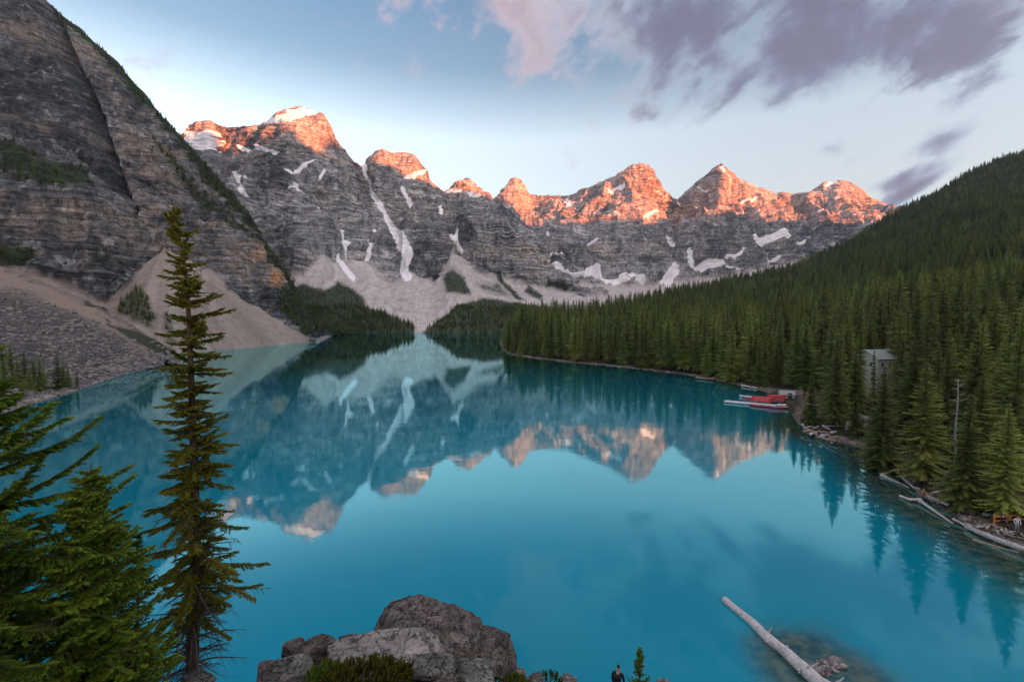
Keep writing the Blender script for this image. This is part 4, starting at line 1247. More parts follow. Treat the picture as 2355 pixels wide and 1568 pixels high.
zc = hill_z(cand[:, 0], cand[:, 1])
ds_ = dist_poly(cand[:, 0], cand[:, 1], shR)
k_ = (zc > 0.2) & (ds_ > 1.1)
cand = cand[k_]; zc = zc[k_]; ds_ = ds_[k_]
# clearings: lodge, dock, log jam, in front of notable trees
def px_of(P):
    x, y, z = P[:, 0], P[:, 1], P[:, 2]-CAMH
    f = y*math.cos(PITCH)-z*math.sin(PITCH); g = y*math.sin(PITCH)+z*math.cos(PITCH)
    return CXP+FPX*x/f, CYP-FPX*g/f


pxx, pyy = px_of(np.stack([cand[:, 0], cand[:, 1], zc], 1))
Dm = np.min(np.hypot(cand[:, None, 0]-note_xy[None, :, 0], cand[:, None, 1]-note_xy[None, :, 1]), 1)
keep = Dm > 3.0
keep &= ~((cand[:, 1] < 150) & (ds_ < 2.5) & (rw.random(len(cand)) < .5))
keep &= ~((pxx > 1985) & (pxx < 2050) & (cand[:, 1] < 118) & (cand[:, 1] > 80))       # sight line to the pale cabin
keep &= ~((pxx > 2180) & (pxx < 2225) & (cand[:, 1] < 96))      # to the upper cabin and snag
keep &= ~((pxx > 1840) & (pxx < 2000) & (cand[:, 1] < 88))
keep &= ~((pxx > 1760) & (pxx < 1885) & (cand[:, 1] < 132))
keep &= ~((pxx > 2000) & (cand[:, 1] < 66) & (rw.random(len(cand)) < .55))
cand = cand[keep]; zc = zc[keep]; ds_ = ds_[keep]; pxx = pxx[keep]; pyy = pyy[keep]
dcam = np.hypot(cand[:, 0], cand[:, 1])
Hc = rw.uniform(11.5, 26, len(cand))*np.interp(dcam, [0, 110, 200, 300, 600, 1500], [.72, .85, 1.08, 1.12, .92, .70])
Hc *= np.where(rw.random(len(cand)) < .16, rw.uniform(.45, .75, len(cand)), 1.0)*(1+0.16*fbm(np.stack([cand[:, 0], cand[:, 1], zc*0], 1)/45, 3, seed=91))
Wc = rw.uniform(0.85, 1.2, len(cand))*np.interp(dcam, [0, 150, 300, 1000], [1.2, 1.0, 1.1, 1.5])
inview = (pxx > -20) & (pxx < 2400) & (cand[:, 1] > 0)
order = np.argsort(np.where(inview, dcam/Hc*18, 1e9))
first = order[:300-len(NOTABLE)]
rest = np.ones(len(cand), bool); rest[first] = False
GRP = 'spruces of the wooded right slope'
for i in first:
    p_ = pxx[i]
    seg_ = next(t_ for lim_, t_ in [(1350, 'at the tip of the wooded point'), (1560, 'left of the orange brown bank log'), (1700, 'above the orange brown bank log'), (1790, 'above the white dock'),
                                    (1880, 'behind the boat shed'), (1980, 'behind the log jam'), (2060, 'by the pale cabin'), (2150, 'behind the biggest shore spruce'),
                                    (2240, 'around the grey snag'), (2310, 'above the driftwood heap'), (9999, 'at the right photo edge')] if p_ < lim_)
    row_ = 'at the waterline' if ds_[i] < 6 else ('in the second row' if ds_[i] < 18 else 'deep in the wood')
    look_ = ('tall' if Hc[i] > 21 else 'short' if Hc[i] < 15 else 'middling')+(' slim' if Wc[i] < 1.03 else ' broad')
    lb = look_+' spruce '+row_+' '+seg_
    spruce(cand[i, 0], cand[i, 1], zc[i]-0.15, Hc[i], Wc[i], int(rw.integers(0, len(PROT))), lb, GRP, fine=bool(dcam[i] < 130))
tree_mass('spruce_forest', np.stack([cand[rest, 0], cand[rest, 1], zc[rest]-0.15], 1), Hc[rest], Wc[rest], 21)

# forests at the lake end and on the left mountain, far off
k_ = np.nonzero((PKveg > 0.5) & (PKe < 0.10))[0]
s1 = rw.choice(k_, min(4200, len(k_)), replace=False)
tree_mass('far_forest', PK[s1]-np.array((0, 0, .5)), np.where(PKe[s1] < .03, rw.uniform(6, 12, len(s1)), rw.uniform(2.5, 6, len(s1))), rw.uniform(1.1, 1.9, len(s1)), 22)
k_ = np.nonzero((LCveg > 0.45) & (LCrow > 20))[0]
s1 = rw.choice(k_, min(3000, len(k_)), replace=False)
tree_mass('cliff_trees', LC[s1]-np.array((0, 0, .5)), rw.uniform(3.0, 7.0, len(s1)), rw.uniform(1.1, 1.7, len(s1)), 23)

# small spruces on the left shore
r6 = np.random.default_rng(66)
for i, (px_, pb, pt) in enumerate([(12, 905, 800), (28, 900, 790), (45, 902, 812), (60, 900, 806), (78, 898, 826), (93, 896, 812), (102, 892, 832), (133, 892, 808), (146, 890, 816), (158, 889, 836), (178, 887, 843), (-20, 912, 800), (68, 905, 838)]):
    D_ = float(G(px_, pb+14)[1])+4
    w = W(px_, pb, D_); wt_ = W(px_, pt, D_)
    # stand on the slope
    du_ = np.abs(TL[:, 0]/TL[:, 1]-w[0]/w[1])+np.abs(TL[:, 1]-D_)*0.01
    gz = float(TL[np.argmin(du_), 2])
    spruce(w[0], w[1], gz-.2, max(wt_[2]-gz, 3), 1.15, i, ['tallest','narrowest','short reddish','left','middle','right hand','low','slim lone','second lone','bushy','last right','half hidden','stunted'][i]+' small spruce of the clump on the left shore under the talus', 'small spruces on the left shore')

# ------------------------------------------------------------------ foreground spruces, branch by branch
def twig_template(seed, rings=7, k=3):
    """brush of needles along +x, length 1, half width 1"""
    r = np.random.default_rng(seed); v = []; f = []; sh = []
    for i in range(rings):
        x = i/(rings)*0.92; w = (1-0.55*(x**1.5))
        a0 = r.uniform(0, 6.28)
        for j in range(k):
            a = a0+j*2*math.pi/k+r.uniform(-.4, .4); c, s_ = math.cos(a), math.sin(a)*0.62
            q = len(v); ww = w*r.uniform(.7, 1.1); dx_ = .17
            v += [(x-.07, -s_*.22, c*.22), (x+.09, s_*.22, -c*.22), (x+dx_*r.uniform(.8, 1.3), c*ww, s_*ww-.12*ww)]
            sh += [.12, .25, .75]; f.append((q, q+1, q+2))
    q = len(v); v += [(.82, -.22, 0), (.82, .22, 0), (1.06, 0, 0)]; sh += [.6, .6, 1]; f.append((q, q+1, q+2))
    return np.array(v), np.array(f), np.array(sh)


def hero_tree(name, seed, axis, r0, Lfun, n_br, lift0, lift1, droop, label, group=None, tw_len=0.34, tw_w=0.055, tw_den=16, dead_below=0.0,
              top_wild=0.0, dead_fun=None, mat=None, cat='spruce', side=None, start=0.03):
    """axis: world points of the trunk from base to tip"""
    r = np.random.default_rng(seed)
    axis = np.asarray(axis, float); base = axis[0].copy(); ax = axis-base
    seg = np.concatenate([[0], np.cumsum(np.linalg.norm(np.diff(ax, axis=0), axis=1))]); Lt = seg[-1]
    def at(t):
        return np.stack([np.interp(t*Lt, seg, ax[:, i]) for i in range(3)], -1)
    e_ = empty(name, base, label, cat, group)
    tt = np.linspace(0, 1, 40); pts = at(tt); pts[:, :2] += (fbm(np.stack([tt*5, tt*0+seed, tt*0], 1), 3, seed=seed)*0.03)[:, None]
    trunk = [tube(pts, r0*(1-tt)**0.85+0.008, 10)]
    stems = []; dead = []; org = []; dr = []; ln = []; wd = []; sh = []
    t_all = np.sort(start+(0.985-start)*r.random(n_br)**1.0)
    for t in t_all:
        L = Lfun(t)*r.uniform(.5, 1.2)
        if top_wild and r.random() < top_wild:
            L *= r.uniform(.35, .8)
        a = r.uniform(0, 2*math.pi)
        if side is not None and r.random() < .5:
            a = side+r.normal(0, .7)
        el_ = lift0+(lift1-lift0)*t+r.normal(0, .2)
        o = at(np.array([t]))[0]
        m = 7; ss = np.linspace(0, 1, m)
        curl = r.normal(0, .18)
        hx = np.cos(a+curl*ss); hy = np.sin(a+curl*ss)
        zc_ = np.sin(el_)*ss - droop*(1-t*.6)*ss*ss*0.9 + 0.22*ss**4
        rad_ = ss*math.cos(el_)
        b = o+L*np.stack([hx*rad_, hy*rad_, zc_], 1)
        is_dead = t < dead_below*r.uniform(.7, 1.3) or (dead_fun and r.random() < dead_fun(t))
        tb = tube(b, (0.022*min(L, 1.4)+0.004)*(1-ss*.85)*(1.0 if L > .4 else .7), 4, False)
        (dead if is_dead else stems).append(tb)
        nt = max(4, int(tw_den*L/1.0))
        if is_dead:
            for q in range(int(nt*.45)):
                s_ = r.uniform(.25, 1); p = np.array([np.interp(s_, ss, b[:, i]) for i in range(3)])
                sd_ = 1 if r.random() < .5 else -1
                d_ = np.array((hx[3]*.5-hy[3]*sd_, hy[3]*.5+hx[3]*sd_, -0.9*r.uniform(.5, 1.6)))*r.uniform(.1, .3)
                dead.append(tube(np.stack([p, p+d_*.5+np.array((0, 0, .02)), p+d_]), [.006, .004, .002], 3, False))
            continue
        s_ = 0.10+0.92*(np.arange(nt)+r.random(nt))/nt
        p = np.stack([np.interp(s_, ss, b[:, i]) for i in range(3)], 1)
        tang = np.stack([np.interp(s_, ss, np.gradient(b[:, i], ss)) for i in range(3)], 1); tang /= np.linalg.norm(tang, axis=1, keepdims=True)
        sd_ = np.where(np.arange(nt) % 2 == 0, 1, -1)[:, None]
        side_v = np.cross(tang, np.array((0, 0, 1.0))); side_v /= np.linalg.norm(side_v, axis=1, keepdims=True)+1e-6
        fw = r.uniform(.35, .9, (nt, 1))+np.clip(s_[:, None]-.8, 0, 1)*4
        dd_ = tang*fw+side_v*sd_*r.uniform(.5, 1.1, (nt, 1))+np.array((0, 0, -1.0))*r.uniform(.05, .55, (nt, 1))
        l_ = tw_len*(1.05-.45*s_)*r.uniform(.6, 1.25, nt)*min(1.0, .45+L*.6)
        org.append(p); dr.append(dd_); ln.append(l_); wd.append(np.full(nt, tw_w)*r.uniform(.8, 1.25, nt)); sh.append(np.full(nt, r.uniform(-.25, .25))+.18*s_)
        # needles along the branch itself
        org.append(b[1:-1]); dr.append(np.diff(b, axis=0)[1:]); ln.append(np.linalg.norm(np.diff(b, axis=0)[1:], axis=1)*1.15); wd.append(np.full(m-2, tw_w)); sh.append(np.full(m-2, r.uniform(-.2, .15)))
    obj('trunk', mesh_from('trunk', *join(trunk), True), M_barknear, e_)
    if stems:
        obj('branches', mesh_from('branches', *join(stems), True), M_barknear, e_, kind='stuff')
    if dead:
        obj('dead_branches', mesh_from('dead_branches', *join(dead), True), M_deadwood, e_, kind='stuff')
    if org:
        org = np.concatenate(org); dr = np.concatenate(dr); ln = np.concatenate(ln); wd = np.concatenate(wd); sh = np.concatenate(sh)
        d, s, u = frames(dr); tv, tf, ts = twig_template(seed)
        V, F, SH = stamp(tv, tf, ts, org, d, s, u, ln, wd, sh)
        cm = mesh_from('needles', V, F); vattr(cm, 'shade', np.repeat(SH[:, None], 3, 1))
        obj('crown', cm, mat or M_folnear, e_)
    return e_


M_barknear = mat_simple('spruce_bark', (0.035, 0.022, 0.018), (0.15, 0.095, 0.075), 14, bump=0.9, bd=.02, stretch=(1, 1, .3))
M_deadwood = mat_simple('dead_twigs', (0.05, 0.04, 0.035), (0.12, 0.095, 0.08), 10)
M_foltall = mat_foliage('tall_spruce_needles', (0.035, 0.055, 0.010), (0.27, 0.26, 0.022), (0.13, 0.12, 0.012))

# tall thin spruce
ax_ = [W(443, 1600, 12), W(440, 1520, 12), (W(447, 1300, 12)), W(447, 1100, 12), W(440, 900, 12), W(436, 750, 12), W(430, 650, 12), W(418, 560, 12), W(402, 505, 12), W(398, 462, 12)]
def Ltall(t):
    return float(np.interp(t, [0, .08, .15, .25, .35, .45, .60, .70, .76, .80, .86, .93, 1.0], [1.0, 1.3, 1.55, 1.65, 1.3, .95, .80, .82, .88, .80, .42, .45, .12]))
hero_tree('spruce_tree', 901, ax_, 0.165, Ltall, 520, 0.10, 0.50, 0.80, 'tall thin ragged spruce rising alone in front of the lake and left cliff', None,
          tw_len=.26, tw_w=.070, tw_den=34, dead_below=.20, top_wild=.5, dead_fun=lambda t: .30 if t < .4 else .06, mat=M_foltall)
# big spruce out of the left edge
ax_ = [W(-60, 2300, 8.0), W(-85, 1500, 8.0), W(-95, 1000, 8.0), W(-100, 600, 8.0), W(-98, 400, 8.0)]
def Lbig(t):
    return float(np.interp(t, [0, .35, .60, .70, .75, .85, 1.0], [2.5, 2.5, 2.25, 1.25, .55, .42, .1]))
hero_tree('spruce_tree', 902, ax_, 0.24, Lbig, 330, 0.10, 0.35, 0.40, 'large dark spruce reaching in from the left edge of the photo', None,
          tw_len=.33, tw_w=.078, tw_den=34, dead_fun=lambda t: .05, side=0.15)
# its neighbour
g_ = W(215, 1900, 8.6)
ax_ = [W(150, 2150, 8.6), W(185, 1700, 8.6), W(203, 1300, 8.6), W(208, 1066, 8.6)]
def Lnb(t):
    return float(np.interp(t, [0, .45, .6, .75, .88, .96, 1.0], [1.75, 1.6, 1.3, .95, .6, .28, .06]))
hero_tree('spruce_tree', 903, ax_, 0.13, Lnb, 540, -0.15, 0.3, 0.40, 'dense green spruce with a full pointed crown beside the large left spruce', None,
          tw_len=.25, tw_w=.070, tw_den=32)
# thin spruce with a bare top
ax_ = [W(305, 2000, 9.6), W(312, 1560, 9.6), W(318, 1380, 9.6), W(313, 1205, 9.6)]
def Lth(t):
    return float(np.interp(t, [0, .5, .7, .8, .88, .93, 1.0], [.9, .8, .55, .45, .30, .07, .10]))
hero_tree('spruce_tree', 904, ax_, 0.075, Lth, 170, 0.0, 0.4, 0.4, 'slim spruce with a bare knobbly tip between the dense spruce and the tall one', None, tw_len=.2, tw_w=.045, tw_den=15)
# low young one in front
ax_ = [W(345, 2100, 8.2), W(340, 1700, 8.2), W(338, 1462, 8.2)]
hero_tree('spruce_tree', 905, ax_, 0.06, lambda t: float(np.interp(t, [0, .5, .8, 1], [.9, .7, .42, .05])), 130, 0.0, 0.6, 0.3, 'low young spruce at the bottom edge in front of the slim bare tipped one', None, tw_len=.2, tw_w=.05, tw_den=16)
# little fir beside the hiker
ft_ = W(1470, 1488, 19.5); gz_ = float(pile_z(ft_[0], 19.5)[0])
ax_ = [(ft_[0], 19.5, gz_-.2), (ft_[0]+.02, 19.5, (gz_+ft_[2])/2), ft_]
hero_tree('fir_tree', 906, ax_, 0.06, lambda t: float(np.interp(t, [0, .3, .6, 1], [.85, .80, .48, .06])), 150, 0.05, 0.6, 0.15, 'small pointed green fir at the bottom edge beside the hiker', None, tw_len=.24, tw_w=.06, tw_den=13, cat='fir')


log('floating_log', [G(1668, 1377, .10), G(1722, 1427, .12), G(1778, 1479, .16), G(1833, 1524, .2), G(1890, 1572, .3), G(1925, 1602, .4)], 0.25, 0.46, 31, M_logpale,
    'long bleached floating log pointing into the lake near the bottom right', None, 'log', 9, ns=12)
log('drift_log', [G(1770, 1465, .12), G(1795, 1492, .30), G(1812, 1484, .50)], .05, .03, 32, M_logpale, 'short forked limb sticking out beside the long floating log', None, 'limb', 0)
for k, (a, b, r_0) in enumerate([((1700, 1418), (1706, 1412), .05)]):
    pass
# stones at the sunken ledge under the log
rl = np.random.default_rng(9)
pp = []
for _ in range(46):
    g = G(rl.uniform(1850, 1935), rl.normal(1532, 9)+0.0, 0.0); pp.append(g+np.array((0, 0, rl.uniform(-.12, .05))))
for _ in range(60):
    g = G(rl.uniform(1780, 1960), rl.uniform(1560, 1640), 0.0); pp.append(g+np.array((0, 0, rl.uniform(-.35, -.05))))
scatter_rocks('ledge_stones', np.array(pp), 0.12+0.35*rl.random(len(pp))**2, M_stone, 14)

DR = 'drift logs on the near right shore'
log('drift_log', [G(2029, 1093, .1), G(2089, 1121, .15)], .20, .09, 41, M_driftwood, 'straight pale log lying in the water with a thick root end', DR, root=1.1)
log('drift_log', [G(2076, 1098, .5), G(2088, 1110, .4), G(2100, 1120, .4), G(2114, 1124, .4)], .16, .15, 42, M_driftwood, 'curved grey log leading up to the person in yellow', DR)
log('drift_log', [G(2069, 1140, .15), G(2090, 1148, .25), G(2118, 1148, .4)], .16, .17, 43, M_driftwood, 'thick log under the person in yellow jutting into the lake', DR)
log('drift_log', [G(2116, 1151, .3), G(2150, 1176, .2), G(2189, 1203, .1)], .19, .10, 44, M_driftwood, 'long pale log running right from below the person in yellow', DR, root=.4)
log('drift_log', [G(2129, 1140, .5), G(2181, 1161, .55)], .24, .16, 45, M_driftwood, 'thick grey log behind the long pale one on the bank', DR)
log('drift_log', [G(2191, 1192, .3), G(2226, 1212, .2)], .12, .10, 46, M_driftwood, 'short pale log right of the long pale one at the waterline', DR)
log('drift_log', [G(2222, 1210, .3), G(2256, 1225, .4), G(2354, 1262, .45), G(2440, 1296, .5)], .22, .30, 47, M_driftwood, 'thickest drift log leaving the photo at the right edge', DR, stubs=5, root=.5)
log('drift_log', [G(2236, 1240, -.03), G(2290, 1256, -.02), G(2345, 1272, -.03)], .12, .08, 48, M_driftbrown, 'half sunken brownish log below the thickest drift log', DR)
log('drift_log', [G(2142, 1134, .7), G(2173, 1125, .9)], .13, .09, 49, M_driftwood, 'short grey log pointing inland right of the person in yellow', DR)
log('drift_log', [G(1985, 1026, .25), G(2002, 1033, .25)], .14, .10, 50, M_driftwood, 'short grey log under the dark shore trees right of the log jam', DR)
log('drift_log', [G(2017, 1056, -.1), G(2019, 1043, .6)], .07, .03, 51, M_driftwood, 'upright grey stub standing in the water by the shore', DR, stubs=0)
rj = np.random.default_rng(15)
for k in range(11):
    x, y = rj.uniform(2038, 2080), rj.uniform(1064, 1090)
    a = rj.uniform(-.9, .9); l = rj.uniform(10, 24)
    log('drift_branch', [G(x-l*math.cos(a)/2, y-l*math.sin(a)*.4, rj.uniform(.2, .9)), G(x+l*math.cos(a)/2, y+l*math.sin(a)*.4, rj.uniform(.2, 1.1))], rj.uniform(.05, .11), .03, 60+k, M_driftwood,
        'bleached branch in the grey tangle above the straight pale log', 'tangle of bleached branches', 'branch', 1, ns=6)
for k in range(24):
    x, y = rj.uniform(2252, 2372), 0
    y = 1196+(x-2252)*.30+rj.uniform(0, 16)
    a = rj.uniform(-1.2, 1.2); l = rj.uniform(8, 26)
    log('drift_branch', [G(x-l*math.cos(a)/2, y-l*math.sin(a)*.4, rj.uniform(.2, .7)), G(x+l*math.cos(a)/2, y+l*math.sin(a)*.4, rj.uniform(.2, 1.0))], rj.uniform(.05, .12), .04, 80+k, M_driftwood if k % 3 else M_driftbrown,
        'pale stick in the heap of driftwood behind the thickest drift log', 'driftwood heap by the rail fence', 'branch', 1, ns=6)
JAM = [(1848, 984, 1866, 980), (1846, 992, 1872, 990), (1862, 998, 1884, 992), (1870, 984, 1896, 978), (1880, 992, 1905, 996), (1888, 1002, 1908, 1000), (1898, 986, 1915, 982), (1905, 1006, 1926, 1004), (1912, 994, 1930, 992),
       (1876, 1003, 1896, 1008), (1855, 987, 1880, 1000), (1892, 979, 1925, 998), (1918, 984, 1938, 988), (1900, 1010, 1922, 1013)]
for k, (x0, y0, x1, y1) in enumerate(JAM):
    log('drift_log', [G(x0, y0, .35+.3*(k % 3)), G(x1, y1, .3+.35*((k+1) % 3))], rj.uniform(.16, .28), .16, 120+k, [M_driftwood, M_driftbrown, M_logpale][k % 3],
        'short tan log heaped in the log jam on the small point', 'log jam on the small point', 'log', 1, ns=8)
log('drift_log', [G(1893, 980, 1.0), G(1962, 982, .9)], .22, .28, 140, M_logpale, 'long cream log topping the log jam and pointing inland', None, stubs=1)
log('drift_log', [G(1600, 868, .5), G(1640, 872, .5)], .3, .2, 141, M_driftbrown, 'orange brown log on the bank below the tall shore wood', None, stubs=4)
log('drift_log', [G(1640, 869, 2.6), G(1652, 878, .5)], .22, .2, 142, M_driftbrown, 'leaning orange brown dead trunk on the bank below the tall shore wood', None, stubs=3)
log('drift_log', [G(1705, 886, .4), G(1740, 892, .4)], .25, .15, 143, M_driftwood, 'pale log on the bank left of the red canoes', None, stubs=2)

# ------------------------------------------------------------------ dock and canoes
def box(w, d, h, bev=0.0):
    bm = bmesh.new(); bmesh.ops.create_cube(bm, size=1.0)
    for v in bm.verts:
        v.co.x *= w; v.co.y *= d; v.co.z *= h
    if bev:
        bmesh.ops.bevel(bm, geom=bm.edges[:], offset=bev, segments=1, affect='EDGES')
    return bm


def bm_obj(name, bm, mat, parent=None, loc=(0, 0, 0), rot=(0, 0, 0)):
    me = bpy.data.meshes.new(name); bm.to_mesh(me); bm.free()
    o = obj(name, me, mat, parent); o.location = loc; o.rotation_euler = rot
    return o


def flat(name, col, rough=0.6, spec=.3, wear=.25):
    m, nb = new_mat(name)
    n = nb.noise(nb.new('ShaderNodeTexCoord').outputs['Object'], 3.0, 5.0, .6)
    c = nb.mix(nb.mapr(n, .35, .7, 0, wear), (*col, 1), (col[0]*.5+.05, col[1]*.5+.05, col[2]*.5+.05, 1))
    finish(nb, principled(nb, c, rough, spec))
    return m


M_red = flat('red_canoe_paint', (0.62, 0.018, 0.022), .35, .5)
M_blue = flat('blue_boat_cover', (0.05, 0.10, 0.34), .6)
M_white = flat('white_paint', (0.78, 0.78, 0.76), .5)
M_deck = flat('pale_deck_board', (0.66, 0.66, 0.64), .8)
M_dark = flat('dark_timber', (0.06, 0.05, 0.045), .8)
M_shed = flat('pale_green_shed', (0.42, 0.50, 0.42), .7)
M_orange = flat('orange_brown_rail', (0.50, 0.20, 0.05), .7)


def dock_run(name, p0, p1, width, label, group):
    p0 = np.asarray(p0); p1 = np.asarray(p1); L = np.linalg.norm((p1-p0)[:2]); a = math.atan2(p1[1]-p0[1], p1[0]-p0[0])
    e_ = empty(name, (*((p0+p1)/2)[:2], 0.0), label, 'dock', group, a)
    n = int(L/0.62); sp = L/n
    bm = box(sp-.03, width, .07); me = bpy.data.meshes.new('plank'); bm.to_mesh(me); bm.free()
    for k in range(n):
        o = obj('plank', me, M_deck, e_); o.location = (-L/2+sp*(k+.5), 0, .46+.008*((k*7) % 3))
    for sd_ in (-1, 1):
        bm_obj('side_beam', box(L, .12, .22), M_white, e_, (0, sd_*(width/2-.08), .31))
    for k in range(int(L/3)+1):
        for sd_ in (-1, 1):
            bm_obj('float', box(.8, .5, .30, .05), M_dark, e_, (-L/2+.6+k*(L-1.2)/max(int(L/3), 1), sd_*(width/2-.3), .06))
    return e_


dA = G(1666, 921, .45); dB = G(1784, 932, .45); dC = G(1852, 927, .45)
dock_run('canoe_dock', dA, dB, 1.7, 'long white floating dock running out into the lake beside the red canoes', None)
dock_run('canoe_dock', G(1786, 931, .45), G(1850, 929, .45), 1.5, 'shore section of the white dock below the boat shed', None)


def canoe_parts():
    L, Wd, Hh = 5.0, 0.9, 0.42; n = 17; m = 9; V = []; F = []
    for i in range(n):
        s = -1+2*i/(n-1); w = Wd/2*(1-abs(s)**2.3); sheer = Hh+0.20*abs(s)**3
        for j in range(m):
            a = -math.pi/2+math.pi*j/(m-1)
            V.append((s*L/2*(1-.03*abs(math.cos(a))), math.copysign(abs(math.sin(a))**.8, a)*max(w, .012), sheer-(sheer-0.03*abs(s))*math.cos(a)**.7 if math.cos(a) > 1e-6 else sheer))
    for i in range(n-1):
        for j in range(m-1):
            a = i*m+j; F.append((a, a+1, a+m+1, a+m))
    hull = bpy.data.meshes.new('hull'); hull.from_pydata(V, [], F)
    bm = bmesh.new(); bm.from_mesh(hull); bmesh.ops.solidify(bm, geom=bm.faces[:], thickness=.02); bm.to_mesh(hull); bm.free()
    for p in hull.polygons:
        p.use_smooth = True
    rims = []
    for sd_ in (-1, 1):
        pts = []
        for i in range(n):
            s = -1+2*i/(n-1); pts.append((s*L/2, sd_*max(Wd/2*(1-abs(s)**2.3), .012), Hh+0.20*abs(s)**3))
        v, f = tube(pts, [.025]*n, 5); rims.append(mesh_from('gunwale', v, f, True))
    th = bpy.data.meshes.new('seat'); bm = box(.24, .74, .03); bm.to_mesh(th); bm.free()
    return hull, rims, th


HULL, RIMS, THW = canoe_parts()


def canoe(p, rz, mat, label, group='red canoes at the dock', up=True, tilt=0.0, name='canoe'):
    e_ = empty(name, p, label, 'canoe', group, rz)
    if not up:
        e_.rotation_euler = (math.pi+tilt, 0, rz)
    o = bpy.data.objects.new('hull', HULL); COL.objects.link(o); o.parent = e_
    if not HULL.materials:
        HULL.materials.append(M_red)
    o.material_slots[0].link = 'OBJECT'; o.material_slots[0].material = mat
    for r_m in RIMS:
        obj('gunwale', r_m, M_white, e_)
    for x in (-1.5, 1.35):
        s_ = obj('seat', THW, M_white, e_); s_.location = (x, 0, Hh_SEAT)
    return e_


Hh_SEAT = 0.34
da = math.atan2(dB[1]-dA[1], dB[0]-dA[0])
def dk(px, py, z=0.0):
    return G(px, py, z)
canoe(dk(1728, 917, .05), da+.05, M_red, 'red canoe floating behind the dock, farthest left')
canoe(dk(1722, 914, .05), da+.02, M_white, 'white canoe floating furthest behind the left red canoes')
canoe(dk(1752, 921, .5), da, M_red, 'overturned red canoe lying on the dock, nearest the lake end', up=False)
CZ = [(1752, 919, 1.05), (1753, 918, 1.5)]
for k, (x, y, z) in enumerate([(1752, 920, .92), (1753, 920, 1.34), (1754, 920, 1.76)]):
    canoe(G(x, y+4, .5)+np.array((.15*k, 0.9, .46+.40*k)), da+.02*k, M_red, ['lowest', 'middle', 'topmost'][k]+' red canoe of the overturned stack on the left half of the dock', up=False)
for k in range(4):
    canoe(G(1793, 926, .5)+np.array((.1*k-.2, 1.8, .55+.42*k)), da+.5+.05*k, M_red, ['lowest', 'second', 'third', 'topmost'][k]+' red canoe of the high stack left of the boat shed', up=False)
canoe(dk(1748, 935, .02), da-.02, M_red, 'red canoe afloat along the near side of the dock')
canoe(dk(1774, 936, .02), da+.35, M_blue, 'blue canoe afloat where the dock bends')
canoe(dk(1794, 939, .02), da+.5, M_red, 'red canoe nosing the near side of the shore dock, left one')
canoe(dk(1808, 939, .02), da+.65, M_red, 'red canoe nosing the near side of the shore dock, middle one')
canoe(dk(1836, 937, .02), da+.8, M_red, 'red canoe nosing the near side of the shore dock, right one')

# boat shed
def gable_house(name, loc, rz, w, d, h, rh, mats, label, cat, over=.3, wins=(), door=None, roof_n=10):
    e_ = empty(name, loc, label, cat, None, rz)
    bm = bmesh.new()
    pts = [(-w/2, -d/2, 0), (w/2, -d/2, 0), (w/2, d/2, 0), (-w/2, d/2, 0), (-w/2, -d/2, h), (w/2, -d/2, h), (w/2, d/2, h), (-w/2, d/2, h), (-w/2, 0, h+rh), (w/2, 0, h+rh)]
    vs = [bm.verts.new(p) for p in pts]
    for f in [(0, 1, 5, 4), (2, 3, 7, 6), (0, 4, 8, 7, 3), (1, 2, 6, 9, 5), (0, 3, 2, 1)]:
        bm.faces.new([vs[i] for i in f])
    bm_obj('wall', bm, mats[0], e_)
    sl = math.hypot(d/2+over, rh*(d/2+over)/(d/2)); an = math.atan2(rh, d/2)
    for sd_ in (-1, 1):
        r_o = bm_obj('roof_side', box(w+2*over, sl, .12), mats[1], e_, (0, sd_*(d/2+over)/2, h+rh-(rh*(d/2+over)/(d/2))/2+.08), (-sd_*an, 0, 0))
        for k in range(roof_n):
            bm_obj('roof_seam', box(.06, sl, .05), mats[1], r_o, (-w/2-over+.1+k*(w+2*over-.2)/(roof_n-1), 0, .085))
    for (x, z, ww, wh, face) in wins:
        y = -d/2-.03
        fr = bm_obj('window', box(ww+.2, .10, wh+.2), mats[2], e_, (x, y, z) if face == 0 else (-w/2-.03, x, z), (0, 0, 0 if face == 0 else R(90)))
        bm_obj('pane', box(ww, .04, wh), M_glass, fr, (0, -.045 if face == 0 else .045, 0))
        bm_obj('glazing_bar', box(.05, .05, wh), mats[2], fr, (0, -.06 if face == 0 else .06, 0))
    if door:
        dr_ = bm_obj('door', box(.95, .10, 2.0), mats[3], e_, (door, -d/2-.03, 1.0))
        bm_obj('handle', box(.06, .08, .12), M_dark, dr_, (.35, -.08, 0))
    return e_


M_glass, _nb = new_mat('window_glass'); finish(_nb, principled(_nb, (0.02, 0.03, 0.035, 1), .08, .6))
M_wall = flat('pale_stucco_wall', (0.46, 0.47, 0.41), .85)
M_wallg = flat('grey_wall', (0.36, 0.37, 0.36), .85)
M_roof = flat('grey_green_metal_roof', (0.30, 0.36, 0.33), .5)
M_roofg = flat('pale_grey_roof', (0.42, 0.42, 0.42), .6)
g_ = G(1813, 921, .4)
gable_house('boat_shed', (g_[0], g_[1]+1.0, .50), da+.25, 3.4, 2.6, 1.5, .8, (M_shed, M_roof, M_white, M_dark), 'small pale green boat shed standing on the shore dock', 'shed', .2, [(-.9, .9, .6, .6, 0)], .6, 6)
def ground_at(px, py_guess, D):
    u, _ = pix(px, py_guess); return np.array([u*D, D, float(hill_z(u*D, D)[0])])
c1 = ground_at(2014, 850, 120); t1 = W(2014, 806, 120)
